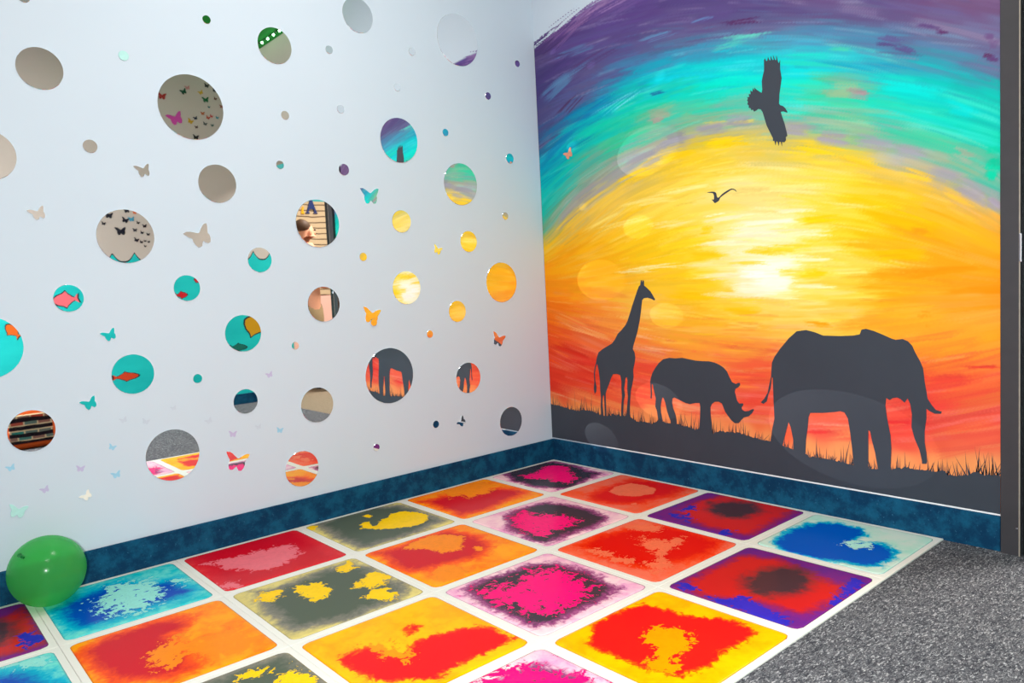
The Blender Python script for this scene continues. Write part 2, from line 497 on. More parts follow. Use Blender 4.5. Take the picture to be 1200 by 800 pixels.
# ------------------------------------------------------------------ mural on the right wall
XM = -0.002                       # painted layer
U0, U1, Z0, Z1 = 0.0016, 2.165, BH + .006, 2.62
ND = 0.004
nu, nz = int((U1 - U0) / ND) + 1, int((Z1 - Z0) / ND) + 1
us = np.linspace(U0, U1, nu)
zs = np.linspace(Z0, Z1, nz)
PTS = """632,62:75,60,110 660,40:88,65,130 700,20:90,70,135 740,15:90,65,130 800,10:85,65,125 850,8:84,64,126 900,5:80,60,120 960,8:95,70,120 1020,8:92,72,125 1080,6:105,70,115 1140,8:110,75,115 1170,5:115,85,125
640,100:72,62,118 670,85:82,68,125 700,60:90,78,135 740,45:88,70,128 790,35:92,74,128 840,25:90,72,125 900,25:98,68,112 950,20:100,76,120 1000,18:104,86,130 1050,15:100,78,125 1110,22:105,95,138 1165,25:110,110,150
640,140:80,72,122 665,120:85,90,145 690,95:98,84,128 720,80:88,78,130 760,55:98,82,130 800,42:104,84,126 850,35:98,72,115 890,32:92,88,140 940,35:86,120,165
637,170:75,60,110 655,145:82,72,118 680,120:90,80,125 700,105:66,112,165 740,75:72,122,172 790,60:66,150,188 840,45:80,130,172 880,45:90,170,190 930,55:60,180,204 980,45:75,160,192 1030,45:90,120,158 1060,58:92,90,135 1100,35:102,88,130 1165,45:110,108,150 1165,70:104,78,125
645,165:40,120,165 665,150:20,120,170 690,130:0,155,185 720,115:20,170,200 760,90:0,190,208 800,80:0,202,218 850,70:0,208,218 880,80:0,216,218 930,80:0,222,222 980,70:20,192,208 1030,68:48,162,188 1080,60:80,122,162 1130,60:88,130,165 1160,75:96,104,145
640,190:0,150,180 660,180:0,180,196 680,160:0,200,185 710,145:0,196,192 740,125:0,205,172 780,110:0,205,190 820,105:0,216,195 860,100:0,226,206 930,105:16,222,192 985,107:120,185,145 1008,108:150,150,145 960,100:80,196,150 1050,105:16,216,205 1100,95:8,192,190 1140,90:56,152,168 1165,100:16,190,172
645,215:0,190,190 665,200:0,200,172 690,185:90,172,142 720,165:30,196,155 750,150:50,202,145 770,140:135,178,142 800,135:56,202,152 840,130:24,208,162 870,128:80,194,152 930,130:0,216,182 980,125:0,212,164 1030,130:0,212,174 1080,135:0,216,198 1120,140:0,212,202 1165,135:0,202,172
640,250:0,190,172 660,230:84,168,142 690,205:138,158,150 720,190:128,162,146 750,175:148,152,160 790,155:154,152,166 830,140:154,160,166 870,138:150,152,162 930,145:158,160,166 980,147:136,182,152 1010,150:108,192,142 1050,155:88,192,152 1090,160:20,206,162 1130,165:10,206,172 1165,165:0,206,162
645,262:130,160,130 665,245:158,152,142 690,225:168,160,144 720,208:168,164,152 750,190:168,160,152 790,165:166,156,162 840,150:176,166,154 880,150:180,170,146 930,155:168,160,162 980,160:164,160,170 1030,165:160,156,170 1070,178:150,166,152 1100,180:140,176,142 1135,185:150,170,150 1165,195:0,196,156
1165,215:0,200,156 1130,205:130,166,146 1100,205:160,156,166 1060,188:164,158,170 1165,235:164,150,166 1140,225:160,150,166 1172,205:0,200,165
645,290:250,190,30 660,270:240,182,60 690,250:245,192,60 720,230:250,200,70 760,200:250,200,40 800,180:252,206,20 840,170:250,206,10 880,165:246,206,60 940,175:252,210,30 980,185:250,206,50 1020,195:246,200,70 1060,205:246,196,70 1100,220:248,190,50 1130,235:240,182,90 1165,255:246,172,60
645,330:250,150,20 670,300:250,166,10 700,280:252,182,20 740,250:253,206,60 780,235:254,216,80 820,225:254,220,90 860,230:254,226,130 900,230:253,226,130 950,220:253,220,110 1000,215:253,206,20 1050,225:254,196,0 1100,245:253,182,10 1140,260:250,170,40 1165,280:250,160,20
650,370:245,120,20 680,330:250,166,20 720,320:252,176,20 760,300:253,200,20 800,290:254,210,30 840,275:255,226,110 880,270:255,240,180 920,255:255,236,160 960,255:254,216,60 1010,260:254,196,20 1060,270:253,186,0 1080,275:250,156,10 1120,285:252,170,40 1165,320:248,150,10
650,400:230,80,30 690,370:246,130,40 730,345:253,190,60 770,330:253,200,50 810,330:254,206,20 850,310:255,236,150 890,320:255,252,235 915,315:255,252,240 950,310:254,216,50 990,300:255,220,90 1040,290:254,190,10 1070,310:251,150,10 1120,330:252,150,20 1165,340:248,140,10
690,395:240,110,60 650,430:225,60,35 720,375:250,150,60 765,370:252,200,110 800,360:253,190,30 850,350:254,210,60 900,345:255,240,180 940,335:254,226,110 990,335:253,196,60 1040,335:252,170,20 1090,340:252,166,40 1140,350:250,166,60 1165,370:248,156,50
760,390:248,160,50 800,385:250,176,40 850,375:253,190,40 900,365:253,196,50 1080,380:252,176,40 1120,375:250,166,60 1160,390:250,160,30
650,450:220,50,35 680,430:226,66,45 720,410:240,100,55 760,410:246,130,60 830,405:246,150,60 880,400:248,160,60 1090,400:250,160,40 1130,395:252,170,40 1165,415:250,166,50
690,440:222,50,35 760,430:232,70,50 880,430:240,100,60 890,450:230,70,55 1090,430:240,110,50 1130,430:240,84,55 1165,440:244,120,60
660,460:226,66,40 700,460:236,70,45 745,440:235,74,55 745,465:240,80,60 820,475:245,90,70 880,470:228,60,50 890,495:240,110,65 960,500:235,84,68 1060,470:230,60,55 1060,515:230,64,58 1100,480:232,64,58 1150,480:235,72,62 1165,500:238,84,70 1100,515:236,90,62 1150,515:240,96,70 920,505:238,90,60
650,472:238,150,85 675,476:240,150,80 700,480:240,152,84 735,482:242,150,84 760,488:243,150,88 800,494:244,150,88 835,502:244,150,88 875,505:244,150,90 900,512:244,150,88 945,526:245,152,90 985,534:245,152,92 1010,540:245,150,90 1060,542:244,150,90 1100,545:245,150,88 1125,548:246,152,90 1150,548:247,156,94 1168,552:248,160,100"""
KP, KC = [], []
for s in PTS.split():
    a, b = s.split(':')
    q = hit(tuple(float(t) for t in a.split(',')), 0, 0.0)
    KP.append((-q[1], q[2]))
    KC.append([float(t) for t in b.split(',')])
KP = np.array(KP)
KC = np.array(KC)


def to_px(u, z):
    X = np.stack([np.zeros_like(u), -u, z], -1) - CAM
    w = X @ D
    return 600 + FPX * (X @ R) / w, 400 - FPX * (X @ U) / w


def sky_angle(u, z):
    """brush direction on the wall: tangent of the painted arches, flattening to level near the sun"""
    px, py = to_px(u, z)
    ax_ = np.where(px < 905, 300.0, 400.0)
    gx = (px - 905) / ax_ ** 2
    gy = (py - 335) / 215.0 ** 2
    rr = np.hypot((px - 905) / ax_, (py - 335) / 215)
    ang = np.arctan2(gx, np.abs(gy) + 1e-6)           # slope in the picture, down is +
    ang = np.where(py > 335, -ang, ang)
    ang = ang * np.clip(rr, 0.1, 0.9) * np.clip(np.abs(py - 335) / 80, 0.0, 1.0) * np.where(py > 335, 0.45, 1.0)
    return img_to_wall(u, z, ang), ang


def img_to_wall(u, z, ang):
    e = 0.01
    px, py = to_px(u, z)
    x1, y1 = to_px(u + e, z)
    x2, y2 = to_px(u, z + e)
    a, b, c, d = x1 - px, x2 - px, y1 - py, y2 - py
    det = a * d - b * c
    vx, vy = np.cos(ang), np.sin(ang)
    return np.arctan2((-c * vx + a * vy) / det, (d * vx - b * vy) / det)


def field(u, z, k=7):
    d2 = (u[:, None] - KP[None, :, 0]) ** 2 + 1.25 * (z[:, None] - KP[None, :, 1]) ** 2
    idx = np.argpartition(d2, k, axis=1)[:, :k]
    dd = np.take_along_axis(d2, idx, 1)
    w = 1.0 / (dd + 0.0006) ** 1.6
    w /= w.sum(1, keepdims=True)
    return (KC[idx] * w[..., None]).sum(1)


uu, zz = np.meshgrid(us, zs)
canvas = np.empty((nz, nu, 3))
for r0 in range(0, nz, 40):
    a, b = uu[r0:r0 + 40].ravel(), zz[r0:r0 + 40].ravel()
    canvas[r0:r0 + 40] = field(a, b).reshape(-1, nu, 3)


# top edge of the paint: arch line measured in the photo
TOP = [(620, 62), (628, 57), (640, 47), (655, 37), (668, 26), (680, 16), (692, 8), (705, 1), (722, -6), (745, -14), (790, -26), (850, -38), (950, -50), (1060, -52), (1180, -40)]
tq = np.array([(-hit(p, 0, 0.0)[1], hit(p, 0, 0.0)[2]) for p in TOP])
top_z = np.interp(us, tq[:, 0], tq[:, 1])
mask_canvas = np.clip((top_z[None, :] - zz) / 0.02 + 0.5, 0, 1)


def smooth_noise(n, step, rng):
    k_ = max(2, int(n / step) + 3)
    g = rng.random(k_)
    x = np.arange(n) / step
    i = x.astype(int)
    f = x - i
    f = f * f * (3 - 2 * f)
    return g[i] * (1 - f) + g[i + 1] * f


def stroke(u, z, ang, curv, L, W, col, alpha, also_mask=False):
    r = L / 2 + W
    c0, c1 = int((u - r - U0) / ND), int((u + r - U0) / ND) + 1
    hr = abs(math.sin(ang)) * L / 2 + W + abs(curv) * L * L / 8 + 0.01
    r0, r1 = int((z - hr - Z0) / ND), int((z + hr - Z0) / ND) + 1
    c0, r0, c1, r1 = max(c0, 0), max(r0, 0), min(c1, nu), min(r1, nz)
    if c1 <= c0 or r1 <= r0:
        return
    du = us[c0:c1][None, :] - u
    dz = zs[r0:r1][:, None] - z
    ca, sa = math.cos(ang), math.sin(ang)
    s = du * ca + dz * sa
    t = -du * sa + dz * ca - 0.5 * curv * s * s
    sn = s / (L / 2)
    tn = t / (W / 2)
    body = np.clip((1 - np.abs(tn)) * 3, 0, 1) * np.clip((1 - np.abs(sn)) * 2.2, 0, 1)
    nb = 24
    br = RNG.random(nb + 2)
    ti = np.clip((tn + 1) * 0.5 * nb, 0, nb)
    bi = ti.astype(int)
    bristle = 0.45 + 0.75 * (br[bi] * (1 - (ti - bi)) + br[bi + 1] * (ti - bi))
    end = RNG.random(nb + 2)
    cut = 0.55 + 0.5 * end[bi]
    body = body * np.clip((cut - np.abs(sn)) * 6 + 0.6, 0, 1)
    a = np.clip(body * bristle * alpha, 0, 1)
    if also_mask:
        mk = mask_canvas[r0:r1, c0:c1]
        np.maximum(mk, np.clip(a * 1.3, 0, 1), out=mk)
    canvas[r0:r1, c0:c1] += (np.array(col) - canvas[r0:r1, c0:c1]) * a[..., None]


def run(n, Lr, Wr, jit, mixd, alpha):
    u = RNG.uniform(U0, U1, n)
    z = RNG.uniform(0.35, 2.5, n)
    ang, _ = sky_angle(u, z)
    e = 0.05
    a1, _ = sky_angle(u + e * np.cos(ang), z + e * np.sin(ang))
    curv = np.clip((a1 - ang) / e, -3, 3)
    off = RNG.normal(0, mixd, n)
    cu = np.clip(u - np.sin(ang) * off, U0, U1)
    cz = z + np.cos(ang) * off
    # warm and cool zones never trade paint across the sky break
    col = field(cu, cz)
    own = field(u, z)
    far = np.abs(col - own).sum(1)
    wgt = np.clip(1.0 - (far - 60) / 120, 0.15, 1)[:, None]
    col = own + (col - own) * wgt
    col = col * (1 + RNG.normal(0, jit, (n, 1))) + RNG.normal(0, jit * 50, (n, 3))
    light = (RNG.random(n) < 0.10)[:, None]
    col = np.where(light, col + (255 - col) * 0.22, col)
    col = np.clip(col, 0, 255)
    for i in range(n):
        stroke(u[i], z[i], ang[i] + RNG.normal(0, 0.05), curv[i], RNG.uniform(*Lr), RNG.uniform(*Wr), col[i], alpha)


run(1500, (0.25, 0.70), (0.03, 0.07), 0.02, 0.03, 0.5)
run(1500, (0.15, 0.50), (0.014, 0.04), 0.028, 0.05, 0.6)
run(1500, (0.08, 0.30), (0.006, 0.014), 0.03, 0.06, 0.5)


def mark(px, py, Lpx, Wpx, deg, col, alpha=0.9, n=1, spread=0, mk=False):
    for _ in range(n * 3):
        dg = None if deg is None else -math.radians(deg + RNG.normal(0, 3))
        qx = px + RNG.normal(0, spread) + RNG.normal(0, Lpx * 0.10)
        qy = py + RNG.normal(0, Wpx * 0.30)
        p = hit((qx, qy), 0, 0.0)
        sc = ((p - CAM) @ D) / FPX
        u_, z_ = np.array([-p[1]]), np.array([p[2]])
        px1, py1 = to_px(u_ + .01, z_)
        px0, py0 = to_px(u_, z_)
        fs = max(math.hypot(px1[0] - px0[0], py1[0] - py0[0]) * sc / 0.01, 0.3)
        if dg is None:
            a = sky_angle(u_, z_)[0][0]
        else:
            a = img_to_wall(u_, z_, np.array([dg]))[0]
        a2 = sky_angle(u_ + .05 * np.cos(a), z_ + .05 * np.sin(a))[0][0]
        a1 = sky_angle(u_, z_)[0][0]
        cv = float(np.clip((a2 - a1) / .05, -3, 3))
        cc_ = np.clip(np.array(col) * (1 + RNG.normal(0, .03)), 0, 255)
        stroke(-p[1], p[2], a, cv, Lpx * RNG.uniform(.5, 1.05) * sc / fs, max(Wpx * RNG.uniform(.3, .6) * sc, 0.007), cc_, alpha * 0.8, mk)


# individual marks that stand out in the painting
for a in [(648, 50, 60, 5, 40, (84, 62, 116), .9), (662, 38, 60, 6, 38, (96, 66, 130), .9), (680, 24, 60, 6, 35, (98, 68, 132), .9),
          (700, 13, 60, 8, 30, (104, 78, 140), .8), (640, 55, 40, 5, 40, (80, 60, 112), .9), (730, 2, 60, 7, 25, (110, 84, 146), .8),
          (655, 40, 44, 2.5, 42, (126, 92, 146), .8), (672, 27, 50, 2.5, 38, (140, 104, 156), .8), (690, 12, 52, 2.5, 34, (150, 116, 166), .8), (712, 1, 50, 2.5, 28, (150, 118, 170), .8)]:
    for q in range(4):
        mark(a[0] + RNG.normal(0, 5), a[1] + RNG.normal(0, 3), a[2], a[3] * RNG.uniform(.5, 1.1), a[4] + RNG.normal(0, 3), a[5], a[6], 1, 0, True)
for (px, py, L_, W_, dg, col, al) in [
    (678, 60, 70, 4, None, (92, 130, 178), .7), (655, 100, 50, 12, 42, (86, 140, 180), .55), (668, 88, 60, 7, 38, (92, 136, 180), .6), (770, 42, 60, 5, 18, (96, 140, 184), .7), (822, 24, 34, 4, 18, (96, 122, 172), .7),
    (700, 70, 90, 5, 30, (84, 60, 112), .7), (668, 122, 34, 5, 45, (78, 50, 90), .8), (650, 80, 60, 8, 40, (74, 60, 118), .7), (870, 25, 60, 4, 8, (82, 44, 92), .8), (1085, 30, 40, 5, None, (92, 66, 120), .6),
    (1043, 46, 44, 6, -8, (92, 88, 140), .85), (1062, 58, 40, 7, -14, (90, 78, 132), .85), (1038, 52, 30, 4, -8, (84, 70, 124), .7), (1163, 67, 18, 9, -8, (92, 62, 112), .9), (1158, 66, 10, 5, 0, (90, 40, 84), .8), (1162, 46, 18, 12, 0, (108, 80, 128), .7), (1102, 38, 18, 5, -5, (92, 50, 100), .7),
    (870, 42, 60, 6, 8, (96, 208, 190), .7), (860, 52, 50, 6, 14, (80, 200, 190), .6), (985, 58, 34, 4, -4, (70, 200, 170), .7), (990, 107, 52, 15, -3, (142, 182, 142), .9), (1004, 108, 30, 10, -4, (160, 152, 148), .95), (1012, 109, 14, 7, -4, (158, 140, 146), .9),
    (772, 135, 26, 14, 10, (150, 168, 144), .9), (770, 140, 20, 7, 15, (166, 154, 146), .8), (805, 135, 22, 6, 0, (120, 188, 146), .6), (770, 109, 22, 3, 18, (30, 110, 160), .8), (690, 128, 80, 8, 35, (10, 120, 176), .6), (660, 168, 60, 10, 45, (10, 128, 180), .6),
    (730, 120, 70, 3, 34, (120, 220, 236), .6), (700, 150, 60, 12, 35, (10, 200, 170), .6), (850, 96, 110, 12, 4, (0, 232, 210), .6), (1060, 105, 120, 16, -8, (0, 224, 216), .6), (1130, 130, 60, 10, -18, (0, 216, 214), .6), (1000, 78, 120, 4, -8, (20, 160, 190), .6), (1050, 78, 90, 4, -12, (30, 150, 184), .6),
    (840, 145, 40, 3, 12, (236, 204, 80), .7), (870, 143, 44, 4, 6, (226, 198, 96), .7), (850, 164, 50, 5, 8, (248, 206, 40), .8), (720, 168, 40, 10, 32, (60, 190, 140), .7), (1130, 180, 34, 12, -18, (152, 168, 148), .8), (1165, 190, 12, 30, 80, (10, 200, 156), .8), (1162, 205, 14, 24, 80, (10, 202, 160), .8),
    (850, 255, 60, 6, 10, (255, 238, 190), .9), (900, 262, 90, 7, 5, (255, 246, 214), .9), (885, 270, 90, 8, 4, (255, 244, 210), .9), (930, 247, 60, 5, 5, (255, 240, 190), .8), (880, 290, 60, 6, 5, (255, 240, 180), .8), (770, 312, 70, 4, 6, (255, 232, 150), .9), (745, 318, 60, 4, 4, (255, 228, 150), .8),
    (895, 320, 80, 26, 0, (255, 252, 236), .85), (905, 330, 60, 20, 0, (255, 250, 232), .85), (880, 340, 60, 10, 0, (255, 244, 206), .7), (815, 345, 60, 8, 0, (254, 200, 10), .7), (905, 295, 60, 8, 0, (254, 206, 20), .7), (960, 258, 60, 8, 2, (254, 206, 10), .8), (830, 300, 60, 10, 3, (254, 206, 20), .7), (955, 322, 40, 12, 0, (254, 208, 20), .8), (870, 365, 50, 8, 0, (254, 196, 20), .8), (828, 268, 14, 7, 5, (254, 206, 20), .8),
    (848, 322, 70, 5, 2, (255, 240, 190), .8), (950, 303, 70, 5, 2, (255, 240, 190), .8), (945, 335, 70, 6, 0, (255, 238, 180), .8), (858, 345, 70, 5, -2, (255, 236, 170), .8), (850, 285, 80, 6, 5, (255, 242, 200), .8), (945, 272, 80, 6, 2, (255, 240, 190), .8), (880, 308, 60, 4, 2, (254, 214, 70), .8), (935, 318, 50, 5, 0, (254, 218, 80), .8), (875, 352, 60, 5, 0, (254, 214, 60), .8), (925, 288, 60, 5, 2, (254, 212, 50), .8), (820, 310, 70, 5, 3, (255, 232, 150), .7), (990, 318, 60, 5, 0, (255, 226, 120), .7),
    (664, 248, 44, 10, 46, (150, 150, 148), .7), (690, 224, 50, 12, 38, (156, 152, 154), .75), (722, 204, 56, 12, 32, (152, 152, 156), .75), (752, 186, 56, 13, 26, (152, 150, 160), .8), (790, 164, 60, 14, 18, (154, 152, 164), .8), (832, 149, 60, 13, 10, (156, 154, 164), .8), (868, 142, 50, 10, 4, (154, 154, 164), .8),
    (930, 150, 60, 12, -4, (160, 156, 166), .8), (975, 160, 60, 11, -6, (162, 156, 168), .8), (1022, 166, 60, 12, -8, (160, 156, 170), .8), (1066, 180, 60, 12, -12, (158, 156, 168), .8), (1104, 204, 60, 12, -20, (160, 156, 166), .8), (1140, 226, 50, 12, -28, (162, 154, 166), .8), (1165, 238, 24, 12, -34, (162, 152, 168), .8),
    (985, 147, 60, 6, -3, (140, 184, 152), .7), (1095, 182, 50, 9, -18, (146, 172, 148), .8),
    (672, 258, 50, 7, 45, (244, 196, 60), .7), (706, 232, 60, 8, 36, (248, 204, 70), .7), (750, 206, 60, 8, 26, (250, 204, 40), .75), (800, 180, 70, 8, 16, (252, 206, 20), .75), (850, 168, 60, 8, 6, (252, 206, 10), .75), (950, 177, 70, 8, -6, (253, 208, 20), .7), (1010, 190, 60, 7, -14, (252, 204, 40), .7), (1075, 206, 50, 8, -16, (250, 198, 50), .75), (1120, 232, 50, 8, -26, (248, 190, 60), .7),
    (760, 235, 80, 6, 14, (255, 228, 130), .7), (800, 222, 90, 6, 10, (255, 230, 140), .7), (735, 262, 70, 5, 18, (255, 224, 120), .7), (860, 214, 80, 6, 4, (255, 232, 150), .7), (930, 222, 90, 7, 0, (255, 230, 140), .7), (1000, 240, 80, 5, -4, (255, 226, 120), .6), (705, 258, 60, 5, 30, (252, 216, 110), .6), (780, 262, 70, 5, 10, (255, 236, 160), .6), (960, 292, 70, 6, 0, (255, 234, 150), .6), (985, 345, 70, 6, 0, (255, 224, 120), .6), (700, 300, 60, 5, 14, (254, 190, 50), .6),
    (1078, 272, 30, 9, -3, (248, 158, 20), .85), (1110, 320, 110, 12, 6, (252, 150, 10), .7), (1060, 300, 70, 12, 2, (254, 184, 0), .7), (1085, 375, 6, 18, 85, (248, 146, 20), .6), (960, 380, 40, 6, -5, (250, 166, 20), .8),
    (690, 390, 70, 5, -22, (250, 170, 100), .8), (668, 375, 50, 5, -26, (248, 150, 70), .8), (740, 392, 60, 4, -12, (252, 176, 110), .8), (760, 408, 70, 4, -6, (252, 172, 120), .7), (670, 410, 60, 8, -20, (214, 46, 30), .7), (700, 425, 80, 8, -10, (226, 52, 40), .6), (1110, 445, 90, 10, 2, (232, 66, 54), .7), (1150, 430, 50, 4, 4, (232, 64, 50), .7), (1115, 408, 60, 6, 10, (252, 160, 40), .7), (1060, 495, 80, 8, 0, (228, 50, 50), .6), (960, 505, 40, 8, 0, (228, 60, 56), .6),
]:
    mark(px, py, L_, W_, dg, col, al, 2, 2)

flat = canvas.reshape(-1, 3)
MG = 0.93
mc = lin(np.clip(flat, 0, 255)) * MG
mural = empty('mural', (0, -1.08, 0.13))
tag(mural, 'painted sunset savanna mural with black animal silhouettes on the right wall', 'mural')
MO = Vector(mural.location)
# grid mesh, faces only where there is paint
keep = (mask_canvas > 0.03)
tt = np.clip((mask_canvas - 0.05) / 0.6, 0, 1).ravel()[:, None]
mc = lin((196, 208, 221)) * (1 - tt) + mc * tt      # brush running dry onto the wall white
fk = keep[:-1, :-1] & keep[1:, :-1] & keep[:-1, 1:] & keep[1:, 1:]
ri, ci = np.nonzero(fk)
v00 = ri * nu + ci
quads = np.stack([v00, v00 + nu, v00 + nu + 1, v00 + 1], 1)
used = np.unique(quads)
remap = -np.ones(nu * nz, int)
remap[used] = np.arange(len(used))
quads = remap[quads]
co = np.stack([np.full(nu * nz, XM), -uu.ravel(), zz.ravel()], 1)[used] - np.array(MO)
me = bpy.data.meshes.new('painted_sky')
me.vertices.add(len(co))
me.vertices.foreach_set('co', co.ravel())
me.loops.add(quads.size)
me.loops.foreach_set('vertex_index', quads.ravel())
me.polygons.add(len(quads))
me.polygons.foreach_set('loop_start', np.arange(0, quads.size, 4))
at = me.color_attributes.new('Col', 'FLOAT_COLOR', 'POINT')
at.data.foreach_set('color', np.concatenate([mc[used], np.ones((len(used), 1))], 1).ravel())
me.update()
me.validate()
sky = link('painted_sky', me, M['mural'], mural)
sky['label'] = 'sunset sky in purple, turquoise, yellow and red'


def wall_poly(pts):
    return [tuple(hit(p, 0, 0.0)) for p in pts]


def crop_pts(s, ox, oy, sc):
    return [(ox + float(a.split(',')[0]) / sc, oy + float(a.split(',')[1]) / sc) for a in s.split()]


def silhouette(name, pts, label=None, thick=0.0012):
    P = [(XM - 0.0003, q[1], q[2]) for q in wall_poly(pts)]
    o = from_bm(name, slab_bm(P, MO, (-1, 0, 0), thick), M['silhouette'], mural)
    if label:
        o['label'] = label
    return o


silhouette('eagle_silhouette', crop_pts("165,100 172,85 180,105 190,105 195,75 205,100 215,100 215,68 228,98 238,98 232,62 248,98 256,100 258,65 268,105 275,125 286,98 285,160 297,235 285,320 280,360 277,425 285,437 305,442 325,460 342,490 335,492 310,483 290,487 300,520 320,580 335,640 340,668 328,675 330,700 318,715 300,712 300,745 290,712 280,712 275,742 265,710 258,708 250,738 243,705 232,705 232,685 210,640 185,590 170,540 155,490 140,468 120,465 110,475 90,485 82,470 70,475 65,460 50,455 52,440 40,430 45,412 38,400 45,390 38,378 55,375 50,355 65,355 62,325 78,338 82,308 95,330 92,305 108,320 130,335 148,345 152,320 148,260 155,220 165,180", 870, 55, 6.4), 'black eagle with spread wings')
silhouette('gull_silhouette', crop_pts("200,350 260,340 340,330 400,335 440,355 458,395 465,450 485,490 510,495 540,470 600,405 680,345 760,295 830,258 880,247 930,260 970,285 1000,335 975,320 945,290 890,272 840,290 780,330 700,385 620,440 560,490 540,530 520,575 480,605 440,630 415,640 390,615 370,585 335,550 345,535 380,555 395,520 395,450 380,400 360,370 320,365 260,362", 820, 210, 22.86), 'small black bird in flight')
silhouette('giraffe_silhouette', crop_pts("285,68 292,62 295,38 300,36 303,50 306,35 311,40 312,65 325,75 345,95 360,120 369,135 365,141 350,133 330,127 310,130 302,140 298,170 295,200 288,250 277,305 265,345 255,380 253,395 262,410 266,440 262,470 255,500 257,540 250,580 243,610 240,650 238,690 237,745 222,745 224,690 228,640 224,600 226,560 222,540 215,545 212,570 208,600 212,635 206,665 203,745 192,745 194,680 197,640 194,600 194,560 188,530 170,523 150,525 140,545 130,575 118,605 112,625 113,680 117,745 107,745 106,690 104,640 100,630 96,650 95,690 101,740 88,740 86,690 88,650 84,610 82,560 76,510 70,480 66,470 60,490 56,520 58,560 64,590 63,615 55,628 50,600 53,565 51,520 55,490 62,465 66,440 75,412 95,395 120,380 145,365 160,345 175,315 195,295 215,270 225,250 238,210 250,170 265,125 275,95", 685, 320, 4.44), 'black giraffe')
silhouette('rhinoceros_silhouette', crop_pts("100,285 115,240 135,205 170,155 210,120 265,107 320,112 380,107 440,120 500,132 560,137 620,138 670,150 710,168 750,195 780,230 800,275 825,325 860,340 880,330 895,330 898,350 880,370 855,385 850,410 860,450 870,490 890,515 920,512 928,525 910,550 915,570 940,585 975,580 1010,563 1022,570 1005,600 975,628 930,640 905,665 885,690 850,690 820,665 790,625 765,590 745,540 735,515 705,498 670,500 645,520 632,550 635,620 645,700 650,800 530,800 535,700 540,620 542,540 535,510 500,510 450,520 410,510 350,480 310,460 293,470 290,510 300,560 320,610 330,660 335,735 280,735 280,680 265,640 245,580 230,510 215,465 203,460 195,490 188,540 190,590 200,640 205,715 165,715 165,650 155,580 140,540 145,470 130,410 118,345 108,340 107,380 110,430 107,470 98,468 100,430 98,380 95,320", 750, 405, 7.62), 'black grazing rhinoceros')
silhouette('elephant_silhouette', crop_pts("904,441 905,425 908,418 915,408 925,396 934,388 945,386.5 955,389 965,393 985,393.5 1000,393 1008,391.5 1010,386 1015,385 1024,387.5 1035,392 1045,396.5 1050,398 1058,397 1064,399.5 1069,404.5 1073,413 1078,422 1082,431 1083,438 1084,447 1086,458 1087.5,467 1092,474 1097,480 1104,482 1103,484.5 1096,484.5 1090,481.5 1086,478.5 1086,490 1084,505 1084,518 1086,530 1087,540 1086,543 1081,543 1080.5,538 1078,527 1072,513 1068.5,500 1069,485 1067,473 1064,466.5 1060.5,471.5 1056,467.5 1052,465.5 1047,466 1043,468.5 1039,466 1038,475 1040,490 1044,510 1045,525 1044,554 1030,554 1026,530 1022,515 1020,505 1018,503.5 1018,520 1018,550 1001,548 999,525 996.5,505 994,490 990,483 985,481.5 978,482.5 965,483.5 950,483.5 948,488 947,500 945,515 944,537 930,532 930,515 927,500 924.5,494 923,500 919,515 916,528 903,524 905,505 908,490 907,470 906.5,455 906,443 905,441 903.5,455 900.5,463 899,470 895,473 892,471 896,467 900,460 902,450", 0, 0, 1), 'black elephant with raised tusk')
# ground with ragged grass
GL = [(645, 472.5), (648, 473), (655, 475), (665, 478), (675, 481), (685, 480), (693, 481), (700, 484), (705, 486), (713, 487), (718, 485), (725, 486), (735, 487), (743, 491), (748, 494), (757, 494), (766, 497), (772, 492), (780, 495), (793, 497), (803, 499), (815, 502), (820, 503), (835, 508), (845, 505), (857, 506), (865, 506), (875, 510), (885, 513), (904, 517), (918, 522), (930, 526), (945, 533), (965, 537), (985, 540), (998, 544), (1010, 546), (1020, 549), (1028, 549), (1045, 550), (1060, 547), (1075, 550), (1085, 549.5), (1095, 553), (1105, 551), (1112, 556), (1125, 558), (1138, 555), (1145, 552), (1152, 556), (1160, 557), (1168, 556), (1176, 559)]
gw = np.array([(-hit(p, 0, 0.0)[1], hit(p, 0, 0.0)[2]) for p in GL])
gu = np.arange(U0, U1, 0.006)
gz = np.interp(gu, gw[:, 0], gw[:, 1]) + RNG.normal(0, 0.0022, len(gu))
pts = [(XM - .0003, -a, b) for a, b in zip(gu, gz)] + [(XM - .0003, -U1 + .001, Z0), (XM - .0003, -U0, Z0)]
bm = bmesh.new()
gv = [(bm.verts.new(Vector((XM - .0018, -a, b)) - MO), bm.verts.new(Vector((XM - .0018, -a, Z0)) - MO), bm.verts.new(Vector((XM - .0003, -a, b)) - MO)) for a, b in zip(gu, gz)]
for a, b in zip(gv[:-1], gv[1:]):
    bm.faces.new((a[0], b[0], b[1], a[1]))
    bm.faces.new((a[2], b[2], b[0], a[0]))
gr = from_bm('ground_silhouette', bm, M['silhouette'], mural)
gr['label'] = 'black ground along the bottom'
bm = bmesh.new()
def blade(u, h, w, lean):
    z = np.interp(u, gw[:, 0], gw[:, 1]) - 0.006
    a = bm.verts.new(Vector((XM - .0012, -(u - w), z)) - MO)
    b = bm.verts.new(Vector((XM - .0012, -(u + w), z)) - MO)
    c = bm.verts.new(Vector((XM - .0012, -(u + lean), z + h)) - MO)
    bm.faces.new((a, b, c))
for q in range(300):
    u = RNG.uniform(U0 + .01, U1 - .02)
    blade(u, RNG.gamma(2.0, 0.011) + 0.010, RNG.uniform(.0012, .0022), RNG.normal(0, .005))
